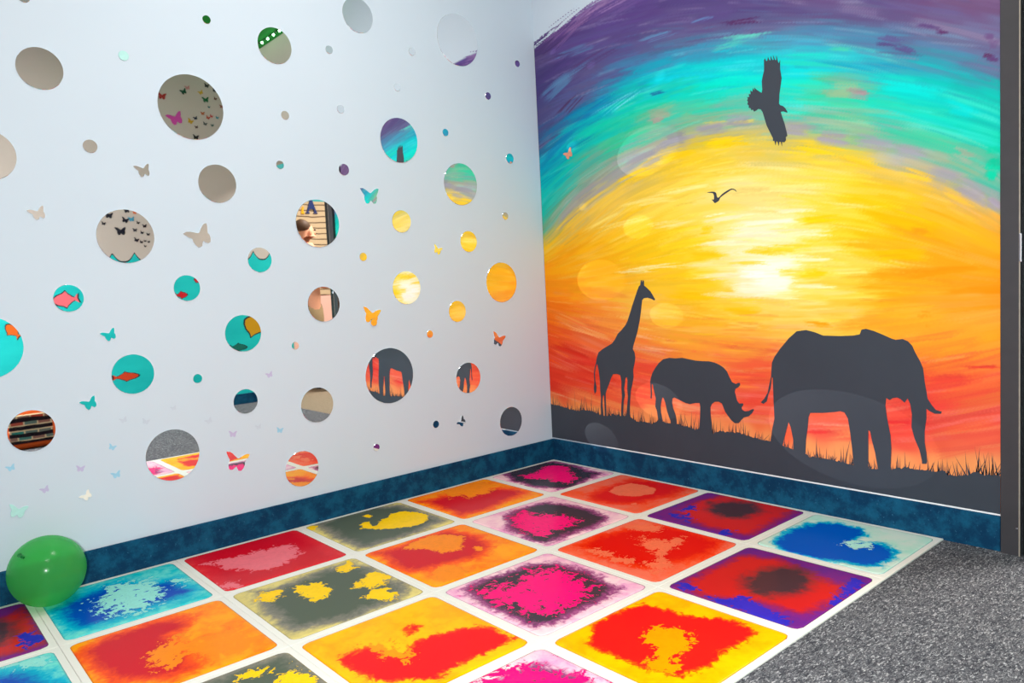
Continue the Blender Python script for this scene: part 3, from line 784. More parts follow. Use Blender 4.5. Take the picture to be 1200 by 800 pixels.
for (px, n_, hh) in [(684, 7, 0.12), (700, 4, .10), (655, 5, .08), (714, 5, .09), (752, 6, .1), (757, 4, .09), (803, 4, .13), (813, 3, .13), (838, 2, .12), (865, 4, .09), (997, 9, .12), (1020, 5, .06), (1012, 4, .09), (1100, 8, .07), (1120, 5, .07), (1148, 9, .12), (1140, 6, .10), (1160, 7, .10), (1168, 5, .09), (925, 4, .07), (960, 3, .05), (980, 4, .05), (735, 4, .06), (670, 4, .08), (885, 5, .05)]:
    base = -hit((px, 500), 0, 0.0)[1]
    for q in range(n_):
        u = np.clip(base + RNG.normal(0, .022), U0 + .01, U1 - .012)
        blade(u, hh * RNG.uniform(.35, .95), RNG.uniform(.0013, .0024), RNG.normal(0, .014))
gs = from_bm('grass_silhouette', bm, M['silhouette'], mural)
gs['label'] = 'thin black grass blades'
gs['kind'] = 'stuff'

# small mirror butterfly sticker, its copper reflection painted in, near the mural's left side
p = hit((667, 180.5), 0, 0.0)
o = from_bm('butterfly', slab_bm([(0, -(a[0]), a[2]) for a in butterfly_pts(-p[1], p[2], 0.062, math.radians(25))], (0, p[1], p[2]), (-1, 0, 0), 0.003), M['copper'])
o.location = (XM - .0003, p[1], p[2])
tag(o, 'small mirror butterfly with a painted copper reflection, stuck on the turquoise part of the mural', 'butterfly')

# ------------------------------------------------------------------ liquid floor tiles
TH = 0.012
XI = [-0.0127, -0.4972, -1.0112, -1.5166, -2.0104, -2.4826, -2.98]
YJ = [-0.0127, -0.4986, -1.0037, -1.5054, -1.9880]
FB, RC = 0.0195, 0.024


def liquid(name, rim, mid, core, blob, soft, fray_scale=26, rim2=None, spec=(255, 255, 255), center=None):
    k = NT(name, 0.24, 0.06)
    co = k.coord()
    off = k.n('ShaderNodeObjectInfo')
    sh = k.n('ShaderNodeVectorMath', operation='SCALE')
    k.l(off.outputs['Location'], sh.inputs[0])
    sh.inputs['Scale'].default_value = 7.3
    ad = k.n('ShaderNodeVectorMath', operation='ADD')
    k.l(co, ad.inputs[0])
    k.l(sh.outputs[0], ad.inputs[1])
    # swirl warp
    wn = k.n('ShaderNodeTexNoise', Scale=11.0, Detail=3.0, Roughness=0.55)
    k.l(ad.outputs[0], wn.inputs['Vector'])
    ws = k.n('ShaderNodeVectorMath', operation='MULTIPLY_ADD')
    k.l(wn.outputs['Color'], ws.inputs[0])
    ws.inputs[1].default_value = (0.055, 0.055, 0.055)
    k.l(ad.outputs[0], ws.inputs[2])
    vec = ws.outputs[0]
    fine = k.noise(vec, fray_scale, 7, 0.62, 0.6)
    broad = k.noise(vec, 9, 4, 0.6)
    tiny = k.noise(vec, 95, 4, 0.65)
    ca = k.n('ShaderNodeAttribute', attribute_name='core').outputs['Fac']
    ba = k.n('ShaderNodeAttribute', attribute_name='blob').outputs['Fac']
    fa = k.n('ShaderNodeAttribute', attribute_name='fray').outputs['Fac']
    ea = k.n('ShaderNodeAttribute', attribute_name='edge').outputs['Fac']
    ga = k.n('ShaderNodeAttribute', attribute_name='gain').outputs['Fac']
    nz_ = k.math('SUBTRACT', fine, 0.5)
    nb_ = k.math('SUBTRACT', broad, 0.5)
    nt_ = k.math('SUBTRACT', tiny, 0.5)
    # core field: signed distance (m) + wobble
    cf = k.math('ADD', ca, k.math('MULTIPLY', nb_, 0.05))
    cf = k.math('ADD', cf, k.math('MULTIPLY', nz_, 0.085))
    cf = k.math('ADD', cf, k.math('MULTIPLY', nt_, 0.035))
    t1 = k.smooth(cf, -soft * 0.9, soft * 0.25)
    t2 = k.smooth(cf, -soft * 0.1, soft * 1.2)
    em = k.smooth(ea, 0.002, 0.03)
    c0 = k.mix(k.smooth(k.math('ADD', broad, k.math('MULTIPLY', nz_, 0.6)), 0.3, 0.75), rgba(rim), rgba(rim2 or mid))
    c1 = k.mix(t1, c0, rgba(mid))
    c2 = k.mix(t2, c1, rgba(core))
    if center is not None:
        t3 = k.smooth(k.math('ADD', k.math('ADD', ga, k.math('MULTIPLY', nb_, .06)), k.math('MULTIPLY', nz_, .10)), -0.045, 0.030)
        c2 = k.mix(t3, c2, rgba(center))
    # blobs
    amp = k.math('ADD', k.math('MULTIPLY', fa, 0.55), 0.020)
    bfv = k.math('ADD', k.math('MINIMUM', ba, 0.045), k.math('MULTIPLY', nz_, amp))
    bfv = k.math('ADD', bfv, k.math('MULTIPLY', nt_, k.math('MULTIPLY', amp, 0.45)))
    bm_ = k.smooth(bfv, -0.0022, 0.0022)
    bl = k.math('SUBTRACT', 1.0, bm_)
    halo = k.smooth(bfv, -0.010, -0.001)
    c2b = k.mix(k.math('MULTIPLY', k.math('MULTIPLY', halo, bl), 0.22), c2, rgba(core if center is None else center))
    bcol = k.mix(k.smooth(k.math('ADD', fine, nt_), 0.35, 0.75), rgba(blob), tuple(float(x) for x in lin(blob) * 0.90) + (1.0,))
    c3 = k.mix(bm_, c2b, bcol)
    # dark thin meniscus at the very border
    el = k.smooth(ea, 0.0, 0.004)
    dk = tuple(float(x) for x in lin(mid) * 0.45) + (1.0,)
    c4 = k.mix(el, k.mix(0.55, c0, dk), c3)
    k.base(c4)
    k.b.inputs['Coat Weight'].default_value = 0.03
    k.b.inputs['Coat Roughness'].default_value = 0.12
    return k.m


TM = {
    'pink': liquid('liquid_pink', (247, 206, 212), (150, 66, 122), (58, 50, 62), (250, 8, 118), 0.028, 30, (226, 140, 190)),
    'orange': liquid('liquid_orange', (255, 160, 0), (248, 80, 4), (206, 12, 28), (252, 138, 0), 0.040, 26, (250, 112, 0)),
    'amber': liquid('liquid_amber', (255, 184, 0), (244, 84, 6), (222, 16, 22), (252, 148, 0), 0.012, 26, (252, 160, 0)),
    'olive': liquid('liquid_olive', (222, 204, 122), (128, 124, 112), (82, 92, 78), (252, 204, 0), 0.045, 24, (196, 180, 112)),
    'red': liquid('liquid_red', (226, 60, 60), (214, 26, 38), (202, 4, 28), (234, 112, 124), 0.05, 30, (222, 44, 50)),
    'redorange': liquid('liquid_redorange', (238, 108, 82), (240, 52, 8), (222, 14, 4), (244, 112, 76), 0.040, 30, (246, 84, 40)),
    'purple': liquid('liquid_purple', (120, 30, 120), (150, 30, 74), (200, 32, 30), (44, 40, 180), 0.030, 26, (92, 34, 130), center=(70, 46, 52)),
    'blue': liquid('liquid_blue', (120, 222, 210), (0, 178, 204), (0, 72, 178), (150, 226, 216), 0.050, 30, (0, 190, 200)),
    'aqua': liquid('liquid_aqua', (206, 224, 212), (0, 176, 206), (0, 84, 190), (176, 232, 220), 0.022, 22, (168, 222, 204)),
}

TILES = {
 (0, 0): ('pink', [[(590,555),(605,548),(625,543),(650,541),(672,545),(690,552),(705,554),(690,562),(672,572),(650,573),(620,570),(600,563)]],
          [[(640,547),(648,546),(665,547),(668,550),(662,552),(672,556),(676,560),(668,566),(655,565),(640,562),(630,561),(615,560),(612,557),(622,556),(630,553)]], .25,
          'pink and black liquid floor tile in the corner of the room'),
 (1, 0): ('orange', [[(493,588),(515,583),(545,575),(570,572),(600,573),(618,577),(600,585),(570,598),(540,604),(520,598)]],
          [[(520,577),(535,570),(560,565),(578,570),(574,578),(560,581),(550,584),(540,580),(530,584)]], .25,
          'orange liquid floor tile along the white wall, beside the corner pink tile'),
 (2, 0): ('olive', [[(370,614),(400,604),(440,594),(470,592),(503,602),(518,610),(500,619),(470,630),(435,640),(420,643),(395,630)]],
          [[(438,617),(445,612),(460,602),(475,599),(495,601),(503,605),(498,613),(480,617),(460,620),(445,620),(425,619),(422,615),(432,612)],[(427,602),(437,604),(433,607),(426,606)],[(362,617),(372,617),(371,621),(362,621)]], .10,
          'olive liquid floor tile with one large yellow blob, along the white wall'),
 (3, 0): ('red', [[(215,650),(300,628),(345,620),(400,652),(330,675),(270,693)]],
          [[(240,661),(262,656),(290,650),(315,642),(340,638),(350,645),(348,652),(335,660),(320,667),(300,671),(285,667),(262,668),(258,663)],[(255,684),(275,682),(288,684),(275,690),(260,691)]], .22,
          'crimson liquid floor tile with a pale pink smear, along the white wall'),
 (4, 0): ('blue', [[(58,716),(90,698),(120,685),(150,680),(175,682),(210,676),(237,691),(220,700),(170,716),(120,732),(88,740),(66,728)]],
          [[(117,712),(115,704),(122,697),(127,690),(140,684),(165,682),(180,683),(188,695),(180,707),(165,714),(145,718),(130,718)],[(208,679),(217,678),(219,683),(210,684)]], .55,
          'blue liquid floor tile with a pale foamy ring, in front of the green balloon'),
 (5, 0): ('purple', [[(-20,745),(0,725),(28,712),(45,740),(55,754),(20,765),(-20,775)]],
          [[(25,745),(40,738),(48,746),(40,756),(18,757)]], .35,
          'purple and red liquid floor tile at the left edge beside the balloon'),
 (0, 1): ('redorange', [[(690,580),(715,570),(740,562),(790,565),(808,572),(790,580),(750,590),(720,592),(695,586)]],
          [[(713,576),(722,570),(740,566),(760,570),(769,573),(765,579),(745,582),(725,581)],[(740,590),(746,589),(746,592),(741,592)]], .03,
          'red-orange liquid floor tile with a smooth oval, against the mural wall'),
 (1, 1): ('pink', [[(590,606),(605,598),(625,593),(640,589),(670,592),(700,600),(712,607),(700,617),(680,622),(660,630),(640,637),(625,634),(600,622)]],
          [[(598,606),(612,599),(622,601),(635,604),(650,604),(668,606),(678,612),(670,617),(650,620),(640,628),(625,626),(604,616)]], .42,
          'pink liquid floor tile with a black crescent, diagonal neighbour of the corner tile'),
 (2, 1): ('orange', [[(440,648),(470,640),(490,630),(520,622),(555,625),(580,640),(560,655),(530,660),(505,667),(480,672),(460,665)]],
          [[(473,643),(490,632),(510,627),(530,627),(543,630),(540,645),(520,648),(500,644)],[(512,666),(520,662),(530,663),(537,665),(545,672),(535,680),(515,682),(505,677)],[(555,640),(565,641),(566,645),(558,646)]], .12,
          'orange liquid floor tile with a leaf-shaped blob, left of the black-crescent pink tile'),
 (3, 1): ('olive', [[(298,693),(330,688),(350,680),(380,668),(410,660),(435,665),(458,680),(478,690),(460,706),(420,722),(380,731),(340,738),(322,725),(308,708)]],
          [[(345,690),(355,686),(365,683),(380,684),(391,690),(385,698),(370,703),(355,700)],[(300,700),(310,694),(328,693),(335,697),(322,703),(305,704)],[(420,688),(428,673),(440,671),(456,677),(450,685),(435,689)],[(428,700),(435,693),(455,690),(467,695),(460,702),(440,704)],[(394,668),(410,658),(418,665),(405,672)]], .22,
          'olive liquid floor tile with several yellow splashes, in front of the crimson tile'),
 (4, 1): ('orange', [[(92,765),(130,745),(170,730),(215,722),(225,730),(205,745),(230,765),(235,782),(205,797),(130,800),(105,785)]],
          [[(172,772),(180,763),(195,755),(215,748),(235,752),(270,740),(300,748),(290,765),(230,765),(205,770),(215,778),(200,783),(183,782)]], .40,
          'orange and crimson liquid floor tile in front of the blue ringed tile'),
 (5, 1): ('blue', [[(-30,800),(0,789),(30,783),(60,788),(80,800),(60,830),(0,840)]],
          [[(0,780),(30,772),(50,770),(60,776),(30,783)]], .35,
          'blue and pale turquoise liquid floor tile at the bottom left corner'),
 (0, 2): ('purple', [[(790,600),(815,588),(850,580),(890,585),(935,598),(905,614),(880,628),(850,624),(812,612)]],
          [[(798,596),(808,592),(812,597),(803,600)],[(843,623),(852,622),(855,626),(845,627)],[(790,603),(800,602),(810,608),(805,611)]], .45,
          'purple and dark red liquid floor tile against the mural wall'),
 (1, 2): ('redorange', [[(675,640),(700,628),(740,618),(780,615),(820,625),(850,635),(830,650),(790,660),(760,668),(730,663),(700,652)]],
          [[(740,629),(760,631),(775,634),(790,632),(800,628),(796,640),(780,650),(768,652),(762,645),(752,638)],[(685,645),(700,642),(720,650),(742,655),(738,662),(715,655)],[(735,616),(745,622),(770,622),(775,618),(755,614)],[(757,660),(775,655),(790,662),(770,672)]], .34,
          'red-orange liquid floor tile with pale branching splashes, in the second row'),
 (2, 2): ('pink', [[(545,690),(580,675),(620,662),(650,660),(690,670),(725,690),(710,702),(680,715),(650,732),(625,735),(590,718),(560,705)]],
          [[(560,692),(595,686),(610,680),(625,670),(650,666),(675,675),(692,688),(685,700),(665,710),(655,718),(630,717),(605,712),(582,703)]], .55,
          'magenta and black marbled liquid floor tile in the middle of the floor'),
 (3, 2): ('amber', [[(400,780),(405,768),(430,757),(470,765),(485,752),(520,742),(545,735),(580,736),(602,748),(580,762),(540,780),(510,795),(440,800)],[(472,740),(482,733),(492,733),(488,744),(478,746)]],
          [[(430,757),(450,757),(480,763),(475,772),(450,770)]], .45,
          'large orange liquid floor tile with a red lower half, near the bottom centre'),
 (4, 2): ('olive', [[(232,800),(280,781),(335,765),(365,782),(400,810),(300,840),(250,830)]],
          [[(322,806),(328,790),(345,782),(360,790),(378,802),(340,815)],[(278,795),(300,788),(315,782),(318,786),(300,793),(285,800)]], .25,
          'olive liquid floor tile with yellow blobs cut by the bottom edge'),
 (5, 2): ('red', [[(-40,840),(40,830),(100,850),(40,900)]], [[(20,850),(40,845),(60,855)]], .3,
          'crimson liquid floor tile beyond the lower left corner of the photo'),
 (0, 3): ('aqua', [[(903,635),(925,621),(950,613),(985,612),(1008,620),(1015,628),(1006,634),(1030,636),(1052,646),(1045,658),(1030,665),(990,660),(950,655),(920,648)]],
          [[(987,638),(995,632),(1005,636),(1018,636),(1015,642),(1000,643)]], .25,
          'pale aqua liquid floor tile with a deep blue pool, at the end of the mural wall'),
 (1, 3): ('purple', [[(795,690),(830,668),(870,652),(910,655),(950,672),(990,688),(985,700),(960,712),(940,720),(920,716),(890,706),(850,703),(815,696)]],
          [[(830,701),(870,700),(890,708),(905,718),(925,725),(915,732),(895,728),(865,715)],[(985,693),(1000,680),(1012,684),(995,702),(975,708)],[(793,684),(803,683),(818,692),(804,694)]], .20,
          'purple and red liquid floor tile with a dark centre beside the grey carpet'),
 (2, 3): ('amber', [[(690,745),(700,730),(730,715),(755,708),(790,718),(830,725),(860,728),(885,742),(870,752),(850,765),(830,780),(800,795),(760,785),(720,772),(695,760)]],
          [[(750,752),(757,740),(775,734),(795,737),(812,745),(810,755),(795,765),(790,775),(775,775),(765,768),(770,760)],[(755,775),(780,768),(795,780),(790,790),(765,787)]], .22,
          'amber liquid floor tile with a red centre beside the grey carpet'),
 (3, 3): ('pink', [[(565,806),(590,788),(625,779),(655,785),(690,800),(680,830),(620,840)]],
          [[(560,800),(590,782),(640,782),(700,800),(680,835),(600,835)]], .62,
          'pale pink liquid floor tile cut by the bottom edge of the photo'),
 (4, 3): ('amber', [[(400,850),(460,835),(520,850),(460,900)]], [[(440,850),(470,845),(480,860)]], .3,
          'amber liquid floor tile beyond the bottom edge of the photo'),
 (5, 3): ('blue', [[(100,900),(200,880),(300,900),(200,980)]], [[(180,900),(220,895),(230,915)]], .4,
          'blue liquid floor tile beyond the bottom edge of the photo, far left'),
}


def poly_sd(px, py, poly):
    """signed distance in metres, positive inside"""
    P = np.asarray(poly)
    n = len(P)
    d = np.full(px.shape, 1e9)
    inside = np.zeros(px.shape, bool)
    for i in range(n):
        a, b = P[i], P[(i + 1) % n]
        e = b - a
        wx, wy = px - a[0], py - a[1]
        t = np.clip((wx * e[0] + wy * e[1]) / (e @ e + 1e-12), 0, 1)
        d = np.minimum(d, (wx - e[0] * t) ** 2 + (wy - e[1] * t) ** 2)
        c = ((a[1] > py) != (b[1] > py)) & (px < (b[0] - a[0]) * (py - a[1]) / (b[1] - a[1] + 1e-12) + a[0])
        inside ^= c
    d = np.sqrt(d)
    return np.where(inside, d, -d)


CENT = {(0, 2): [[(832,598),(838,590),(858,588),(885,590),(895,600),(870,607),(846,606)]],
        (1, 3): [[(872,682),(888,670),(915,665),(940,668),(955,682),(930,695),(900,699),(880,694)]],
        (5, 0): [[(-10,728),(15,728),(15,745),(0,755),(-15,750)]]}
NG = 61
for (i, j), (pal, cores, blobs, fray, lab) in TILES.items():
    x1, x0 = XI[i], XI[i + 1]
    y1, y0 = YJ[j], YJ[j + 1]
    cx, cy = (x0 + x1) / 2, (y0 + y1) / 2
    hx, hy = (x1 - x0) / 2, (y1 - y0) / 2
    root = empty('floor_tile', (cx, cy, 0.0))
    tag(root, lab, 'floor tile', 'liquid floor tiles')
    g = 0.0004
    bo = from_bm('tile_border', box_bm((-hx + g, -hy + g, 0.0), (hx - g, hy - g, TH), 0.0012, 2), M['tile_border'], root)
    # liquid panel: rounded square grid
    ax, ay = hx - FB, hy - FB
    s = np.linspace(-1, 1, NG)
    s = np.sign(s) * (1 - (1 - np.abs(s)) ** 1.0)
    gx = np.empty((NG, NG))
    gy = np.empty((NG, NG))
    yv = s * ay
    w = np.where(np.abs(yv) < ay - RC, ax, ax - RC + np.sqrt(np.maximum(RC ** 2 - (np.abs(yv) - (ay - RC)) ** 2, 0)))
    for q in range(NG):
        gx[q] = s * w[q]
        gy[q] = yv[q]
    # signed distance to rounded border (positive inside)
    qx, qy = np.abs(gx) - (ax - RC), np.abs(gy) - (ay - RC)
    edge = RC - np.hypot(np.maximum(qx, 0), np.maximum(qy, 0)) - np.minimum(np.maximum(qx, qy), 0)
    zz_ = TH + 0.0018 * np.clip(edge / 0.004, 0, 1) ** 0.5
    X, Y = gx + cx, gy + cy
    def toxy(poly):
        return [tuple(hit(p, 2, TH)[:2]) for p in poly]
    core = np.max([poly_sd(X, Y, toxy(p)) for p in cores], axis=0)
    blob = np.max([poly_sd(X, Y, toxy(p)) for p in blobs], axis=0)
    cent = np.max([poly_sd(X, Y, toxy(p)) for p in CENT[(i, j)]], axis=0) if (i, j) in CENT else np.full((NG, NG), -0.5)
    me = bpy.data.meshes.new('liquid_panel')
    nv = NG * NG
    co = np.stack([gx.ravel(), gy.ravel(), zz_.ravel()], 1)
    # skirt ring down to the border top so the panel is a closed pad
    ring = [q for q in range(NG)] + [q * NG + NG - 1 for q in range(1, NG)] + [(NG - 1) * NG + q for q in range(NG - 2, -1, -1)] + [q * NG for q in range(NG - 2, 0, -1)]
    low = co[ring].copy()
    low[:, 2] = TH - 0.0006
    co = np.concatenate([co, low])
    a_, b_ = np.meshgrid(np.arange(NG - 1), np.arange(NG - 1), indexing='ij')
    v0 = (a_ * NG + b_).ravel()
    quads = np.stack([v0, v0 + 1, v0 + NG + 1, v0 + NG], 1)
    nr = len(ring)
    sk = np.array([[ring[q], nv + q, nv + (q + 1) % nr, ring[(q + 1) % nr]] for q in range(nr)])
    quads = np.concatenate([quads, sk])
    me.vertices.add(len(co))
    me.vertices.foreach_set('co', co.ravel())
    me.loops.add(quads.size)
    me.loops.foreach_set('vertex_index', quads.ravel())
    me.polygons.add(len(quads))
    me.polygons.foreach_set('loop_start', np.arange(0, quads.size, 4))
    for nm, arr in (('core', core), ('blob', blob), ('fray', np.full((NG, NG), fray)), ('edge', edge), ('gain', cent)):
        at = me.attributes.new(nm, 'FLOAT', 'POINT')
        vals = np.concatenate([arr.ravel(), arr.ravel()[ring]])
        at.data.foreach_set('value', vals.astype(np.float32))
    me.update()
    me.validate()
    link('liquid_panel', me, TM[pal], root, True)

# ------------------------------------------------------------------ green balloon
BR = 0.1137
bc = Vector((-2.4403, -0.1268, TH + 0.0018 + BR))
bal = empty('balloon', (bc.x, bc.y, TH + 0.0018))
tag(bal, 'translucent green balloon on the floor tiles against the white wall', 'balloon')
k = NT('balloon_skin', 0.20, 0.35)
gl = k.b
co = k.coord()
v = k.noise(co, 5, 3)
gl.inputs['Coat Weight'].default_value = 0.15
gl.inputs['Coat Roughness'].default_value = 0.1
k.base(k.mix(v, rgba((80, 190, 100)), rgba((98, 200, 114))))
tr = k.n('ShaderNodeBsdfTransparent')
tr.inputs['Color'].default_value = (0.36, 0.94, 0.50, 1)
tl = k.n('ShaderNodeBsdfTranslucent')
tl.inputs['Color'].default_value = rgba((120, 235, 150))
mx0 = k.n('ShaderNodeMixShader')
mx0.inputs[0].default_value = 0.35
k.l(gl.outputs[0], mx0.inputs[1])
k.l(tl.outputs[0], mx0.inputs[2])
mx = k.n('ShaderNodeMixShader')
lw = k.n('ShaderNodeLayerWeight', Blend=0.35)
fac = k.math('MULTIPLY_ADD', lw.outputs['Facing'], -0.22)
fac.node.inputs[2].default_value = 0.56
k.l(fac, mx.inputs[0])
k.l(mx0.outputs[0], mx.inputs[1])
k.l(tr.outputs[0], mx.inputs[2])
k.l(mx.outputs[0], k.t.nodes['Material Output'].inputs['Surface'])
M['balloon'] = k.m
k = NT('balloon_knot', 0.3, 0.5)
k.base(k.mix(k.noise(k.coord(), 30, 2), rgba((16, 110, 50)), rgba((24, 128, 60))))
M['balloon_knot'] = k.m
# axis of the balloon points to its knot (towards the viewer, upper left)
kd = ray((28.5, 653.5))
oc = Vector(CAM) - bc
kv = Vector(kd).normalized()
bq = oc.dot(kv)
disc_ = bq * bq - (oc.length_squared - BR * BR)
tk = -bq - math.sqrt(max(disc_, 0))
axis = (Vector(CAM) + kv * tk - bc).normalized()
rot = Vector((0, 0, 1)).rotation_difference(axis)
bm = bmesh.new()
nseg, nring = 64, 40
rows = []
for a in range(nring + 1):
    th = math.pi * a / nring
    z = math.cos(th) * BR
    r = math.sin(th) * BR
    if a < 6:
        z += 0.004 * (1 - a / 6) ** 2
    rows.append((r, z))
vr = []
for (r, z) in rows:
    if r < 1e-6:
        vr.append([bm.verts.new(rot @ Vector((0, 0, z)))])
    else:
        vr.append([bm.verts.new(rot @ Vector((r * math.cos(q * 2 * math.pi / nseg), r * math.sin(q * 2 * math.pi / nseg), z))) for q in range(nseg)])
for a, b in zip(vr[:-1], vr[1:]):
    for q in range(nseg):
        w_ = (q + 1) % nseg
        if len(a) == 1:
            bm.faces.new((a[0], b[q], b[w_]))
        elif len(b) == 1:
            bm.faces.new((a[q], b[0], a[w_]))
        else:
            bm.faces.new((a[q], b[q], b[w_], a[w_]))
for v_ in bm.verts:
    v_.co += Vector((0, 0, BR))
sk = from_bm('balloon_skin', bm, M['balloon'], bal, True)
bm = bmesh.new()
prof = [(0.0, -0.002), (0.0045, 0.0), (0.0032, 0.004), (0.0048, 0.008), (0.0052, 0.0105), (0.0030, 0.012), (0.0045, 0.016), (0.0075, 0.020), (0.0070, 0.021), (0.0035, 0.0175), (0.0, 0.0165)]
vr = []
for (r, z) in prof:
    z += BR + 0.003
    if r == 0:
        vr.append([bm.verts.new(rot @ Vector((0, 0, z)))])
    else:
        vr.append([bm.verts.new(rot @ Vector((r * math.cos(q * math.pi / 8), r * math.sin(q * math.pi / 8), z))) for q in range(16)])
for a, b in zip(vr[:-1], vr[1:]):
    for q in range(16):
        w_ = (q + 1) % 16
        if len(a) == 1:
            bm.faces.new((a[0], b[q], b[w_]))
        elif len(b) == 1:
            bm.faces.new((a[q], b[0], a[w_]))
        else:
            bm.faces.new((a[q], b[q], b[w_], a[w_]))
for v_ in bm.verts:
    v_.co += Vector((0, 0, BR))
kn = from_bm('balloon_knot', bm, M['balloon_knot'], bal, True)

# ------------------------------------------------------------------ what the mirrors show: wall behind the camera
YO = YB + 0.0005
teal = NT('ocean_turquoise', 0.5, 0.3)
v = teal.noise(teal.coord((1, 1, 2.5)), 3, 4)
teal.base(teal.mix(v, rgba((0, 176, 178)), rgba((30, 214, 206))))
ocean = empty('ocean_mural', (-1.5, YB, 0.1))
tag(ocean, 'painted turquoise sea with fish and butterflies on the wall seen in the mirrors', 'mural')
OO = Vector(ocean.location)
zt = mirrored((151, 297), 1, YB)[2]
P = []
x = XF + 0.01
bm = bmesh.new()
cols = []
n_ = 420
for q in range(n_ + 1):
    x = XF + 0.005 + (0.335 - XF - 0.01) * q / n_
    ph = (x / 0.17) % 1.0
    crest = (1 - math.sin(math.pi * ph)) ** 1.4
    zc = zt - 0.075 + 0.075 * crest
    cols.append((x, zc))
dark = paint('outline_dark', (20, 34, 48), 0.5)
for (lift, y_, mat, nm) in ((0.012, 0.0, dark, 'wave_outline'), (0.0, 0.0006, teal.m, 'sea_paint')):
    bm = bmesh.new()
    pv = None
    for (x, zc) in cols:
        a = bm.verts.new(Vector((x, YO + y_, zc + lift)) - OO)
        b = bm.verts.new(Vector((x, YO + y_, 0.1 if lift == 0 else zc - .02)) - OO)
        if pv:
            bm.faces.new((pv[0], a, b, pv[1]))
        pv = (a, b)
    from_bm(nm, bm, mat, ocean)

FISH = [(-.5, .02), (-.44, .10), (-.30, .19), (-.10, .25), (.02, .33), (.10, .22), (.24, .10), (.33, .05), (.48, .20), (.44, .02), (.50, -.17), (.33, -.05), (.22, -.10), (.06, -.21), (-.02, -.31), (-.12, -.23), (-.32, -.17), (-.45, -.08)]
def sea_sticker(outline, p, wpx, col, nm, flip=1, rot=0.0, sy=1.0, edge=True):
    q = mirrored(p, 1, YB)
    depth = (np.array([q[0], -YB, q[2]]) - CAM) @ D
    w_ = wpx * depth / FPX * 1.05
    ca, sa = math.cos(rot), math.sin(rot)
    def mk(s, y_):
        return [(q[0] + flip * ((a * ca - b * sy * sa) * w_ * s), YO + y_, q[2] + (a * sa + b * sy * ca) * w_ * s) for a, b in outline]
    mat = paint(nm + '_paint', col, 0.5)
    if edge:
        o = from_bm(nm, slab_bm(mk(1.0, .0012), OO, (0, 1, 0), .0008), mat, ocean)
        from_bm('outline', slab_bm(mk(1.14, .0008), OO, (0, 1, 0), .0008), dark, o)
    else:
        o = from_bm(nm, slab_bm(mk(1.0, .0008), OO, (0, 1, 0), .0008), mat, ocean)
    return o
for (p, w_, col, fl, ro, sy) in [((77, 351), 26, (240, 110, 120), 1, .08, 1.1), ((212, 345.5), 13, (200, 24, 36), -1, 0, 1), ((231, 329), 8, (200, 24, 36), 1, -.6, 1), ((147, 441), 27, (214, 66, 30), -1, 0, .6), ((15, 388), 18, (222, 100, 24), 1, -.9, 1.2), ((300, 382), 28, (204, 152, 20), 1, -.5, 1.5), ((279, 406.5), 19, (20, 110, 96), -1, .1, .7), ((230, 525 / 8.89 + 80), .1, (0, 0, 0), 1, 0, 1)][:7]:
    sea_sticker(FISH, p, w_, col, 'fish', fl, ro, sy)
K = (14, 16, 34)
for (cx_, cy_, w_, col) in [(222, 175, 9, K), (160, 268, 5, K), (432, 118, 7, K), (415, 232, 8, K), (365, 358, 12, K), (530, 345, 5, K), (565, 262, 4, K), (642, 298, 5, K), (612, 375, 4, K), (685, 395, 4, K), (548, 460, 6, K), (607, 485, 4, K), (650, 472, 3, K), (692, 482, 3, K), (650, 533, 3, K), (525, 143, 5, (220, 110, 60)), (488, 220, 7, (60, 150, 180))]:
    sea_sticker(BF, (105 + cx_ / 10, 235 + cy_ / 10), w_, col, 'butterfly', 1, random.uniform(-.4, .4), 1, False)
for (cx_, cy_, w_, col) in [(310, 245, 8, (0, 70, 50)), (540, 330, 8, (0, 90, 50)), (85, 290, 10, (160, 50, 50)), (490, 255, 6, (200, 160, 40)), (382, 555, 7, (190, 150, 30)), (230, 525, 18, (200, 70, 160)), (550, 185, 6, (30, 30, 34)), (632, 235, 5, (30, 30, 34)), (640, 320, 4, (90, 50, 40)), (575, 405, 3, (0, 90, 100)), (435, 520, 5, (30, 30, 60)), (535, 580, 5, (70, 80, 80)), (610, 595, 4, (60, 90, 90)), (445, 615, 4, (60, 40, 50)), (440, 720, 7, (20, 20, 24)), (510, 470, 5, (180, 100, 60)), (565, 515, 5, (180, 70, 50)), (600, 500, 4, (190, 60, 70)), (660, 515, 4, (40, 130, 150)), (350, 205, 6, (190, 130, 130)), (705, 400, 5, (150, 80, 60))]:
    sea_sticker(BF, (180 + cx_ / 8.89, 80 + cy_ / 8.89), w_, col, 'butterfly', 1, random.uniform(-.5, .5), 1, False)

# woven cushion leaning on the back wall
k = NT('cushion_weave', 0.8, 0.1)
co = k.coord()
br = k.n('ShaderNodeTexBrick', Scale=11.0)
br.inputs['Color1'].default_value = rgba((190, 60, 40))
br.inputs['Color2'].default_value = rgba((20, 130, 120))
br.inputs['Mortar'].default_value = rgba((214, 190, 150))
br.inputs['Mortar Size'].default_value = 0.05
br.inputs['Brick Width'].default_value = 0.9
br.inputs['Row Height'].default_value = 0.38
rotm = k.n('ShaderNodeMapping')
rotm.inputs['Rotation'].default_value = (math.radians(90), 0, 0)
k.l(co, rotm.inputs['Vector'])
k.l(rotm.outputs[0], br.inputs['Vector'])
vo = k.n('ShaderNodeTexVoronoi', Scale=13.0)
k.l(co, vo.inputs['Vector'])
hs = k.mix(0.6, br.outputs['Color'], vo.outputs['Color'])
wv = k.n('ShaderNodeTexWave', Scale=6.0, Distortion=2.0)
wv.bands_direction = 'Z'
k.l(co, wv.inputs['Vector'])
st = k.smooth(wv.outputs['Fac'], 0.45, 0.55)
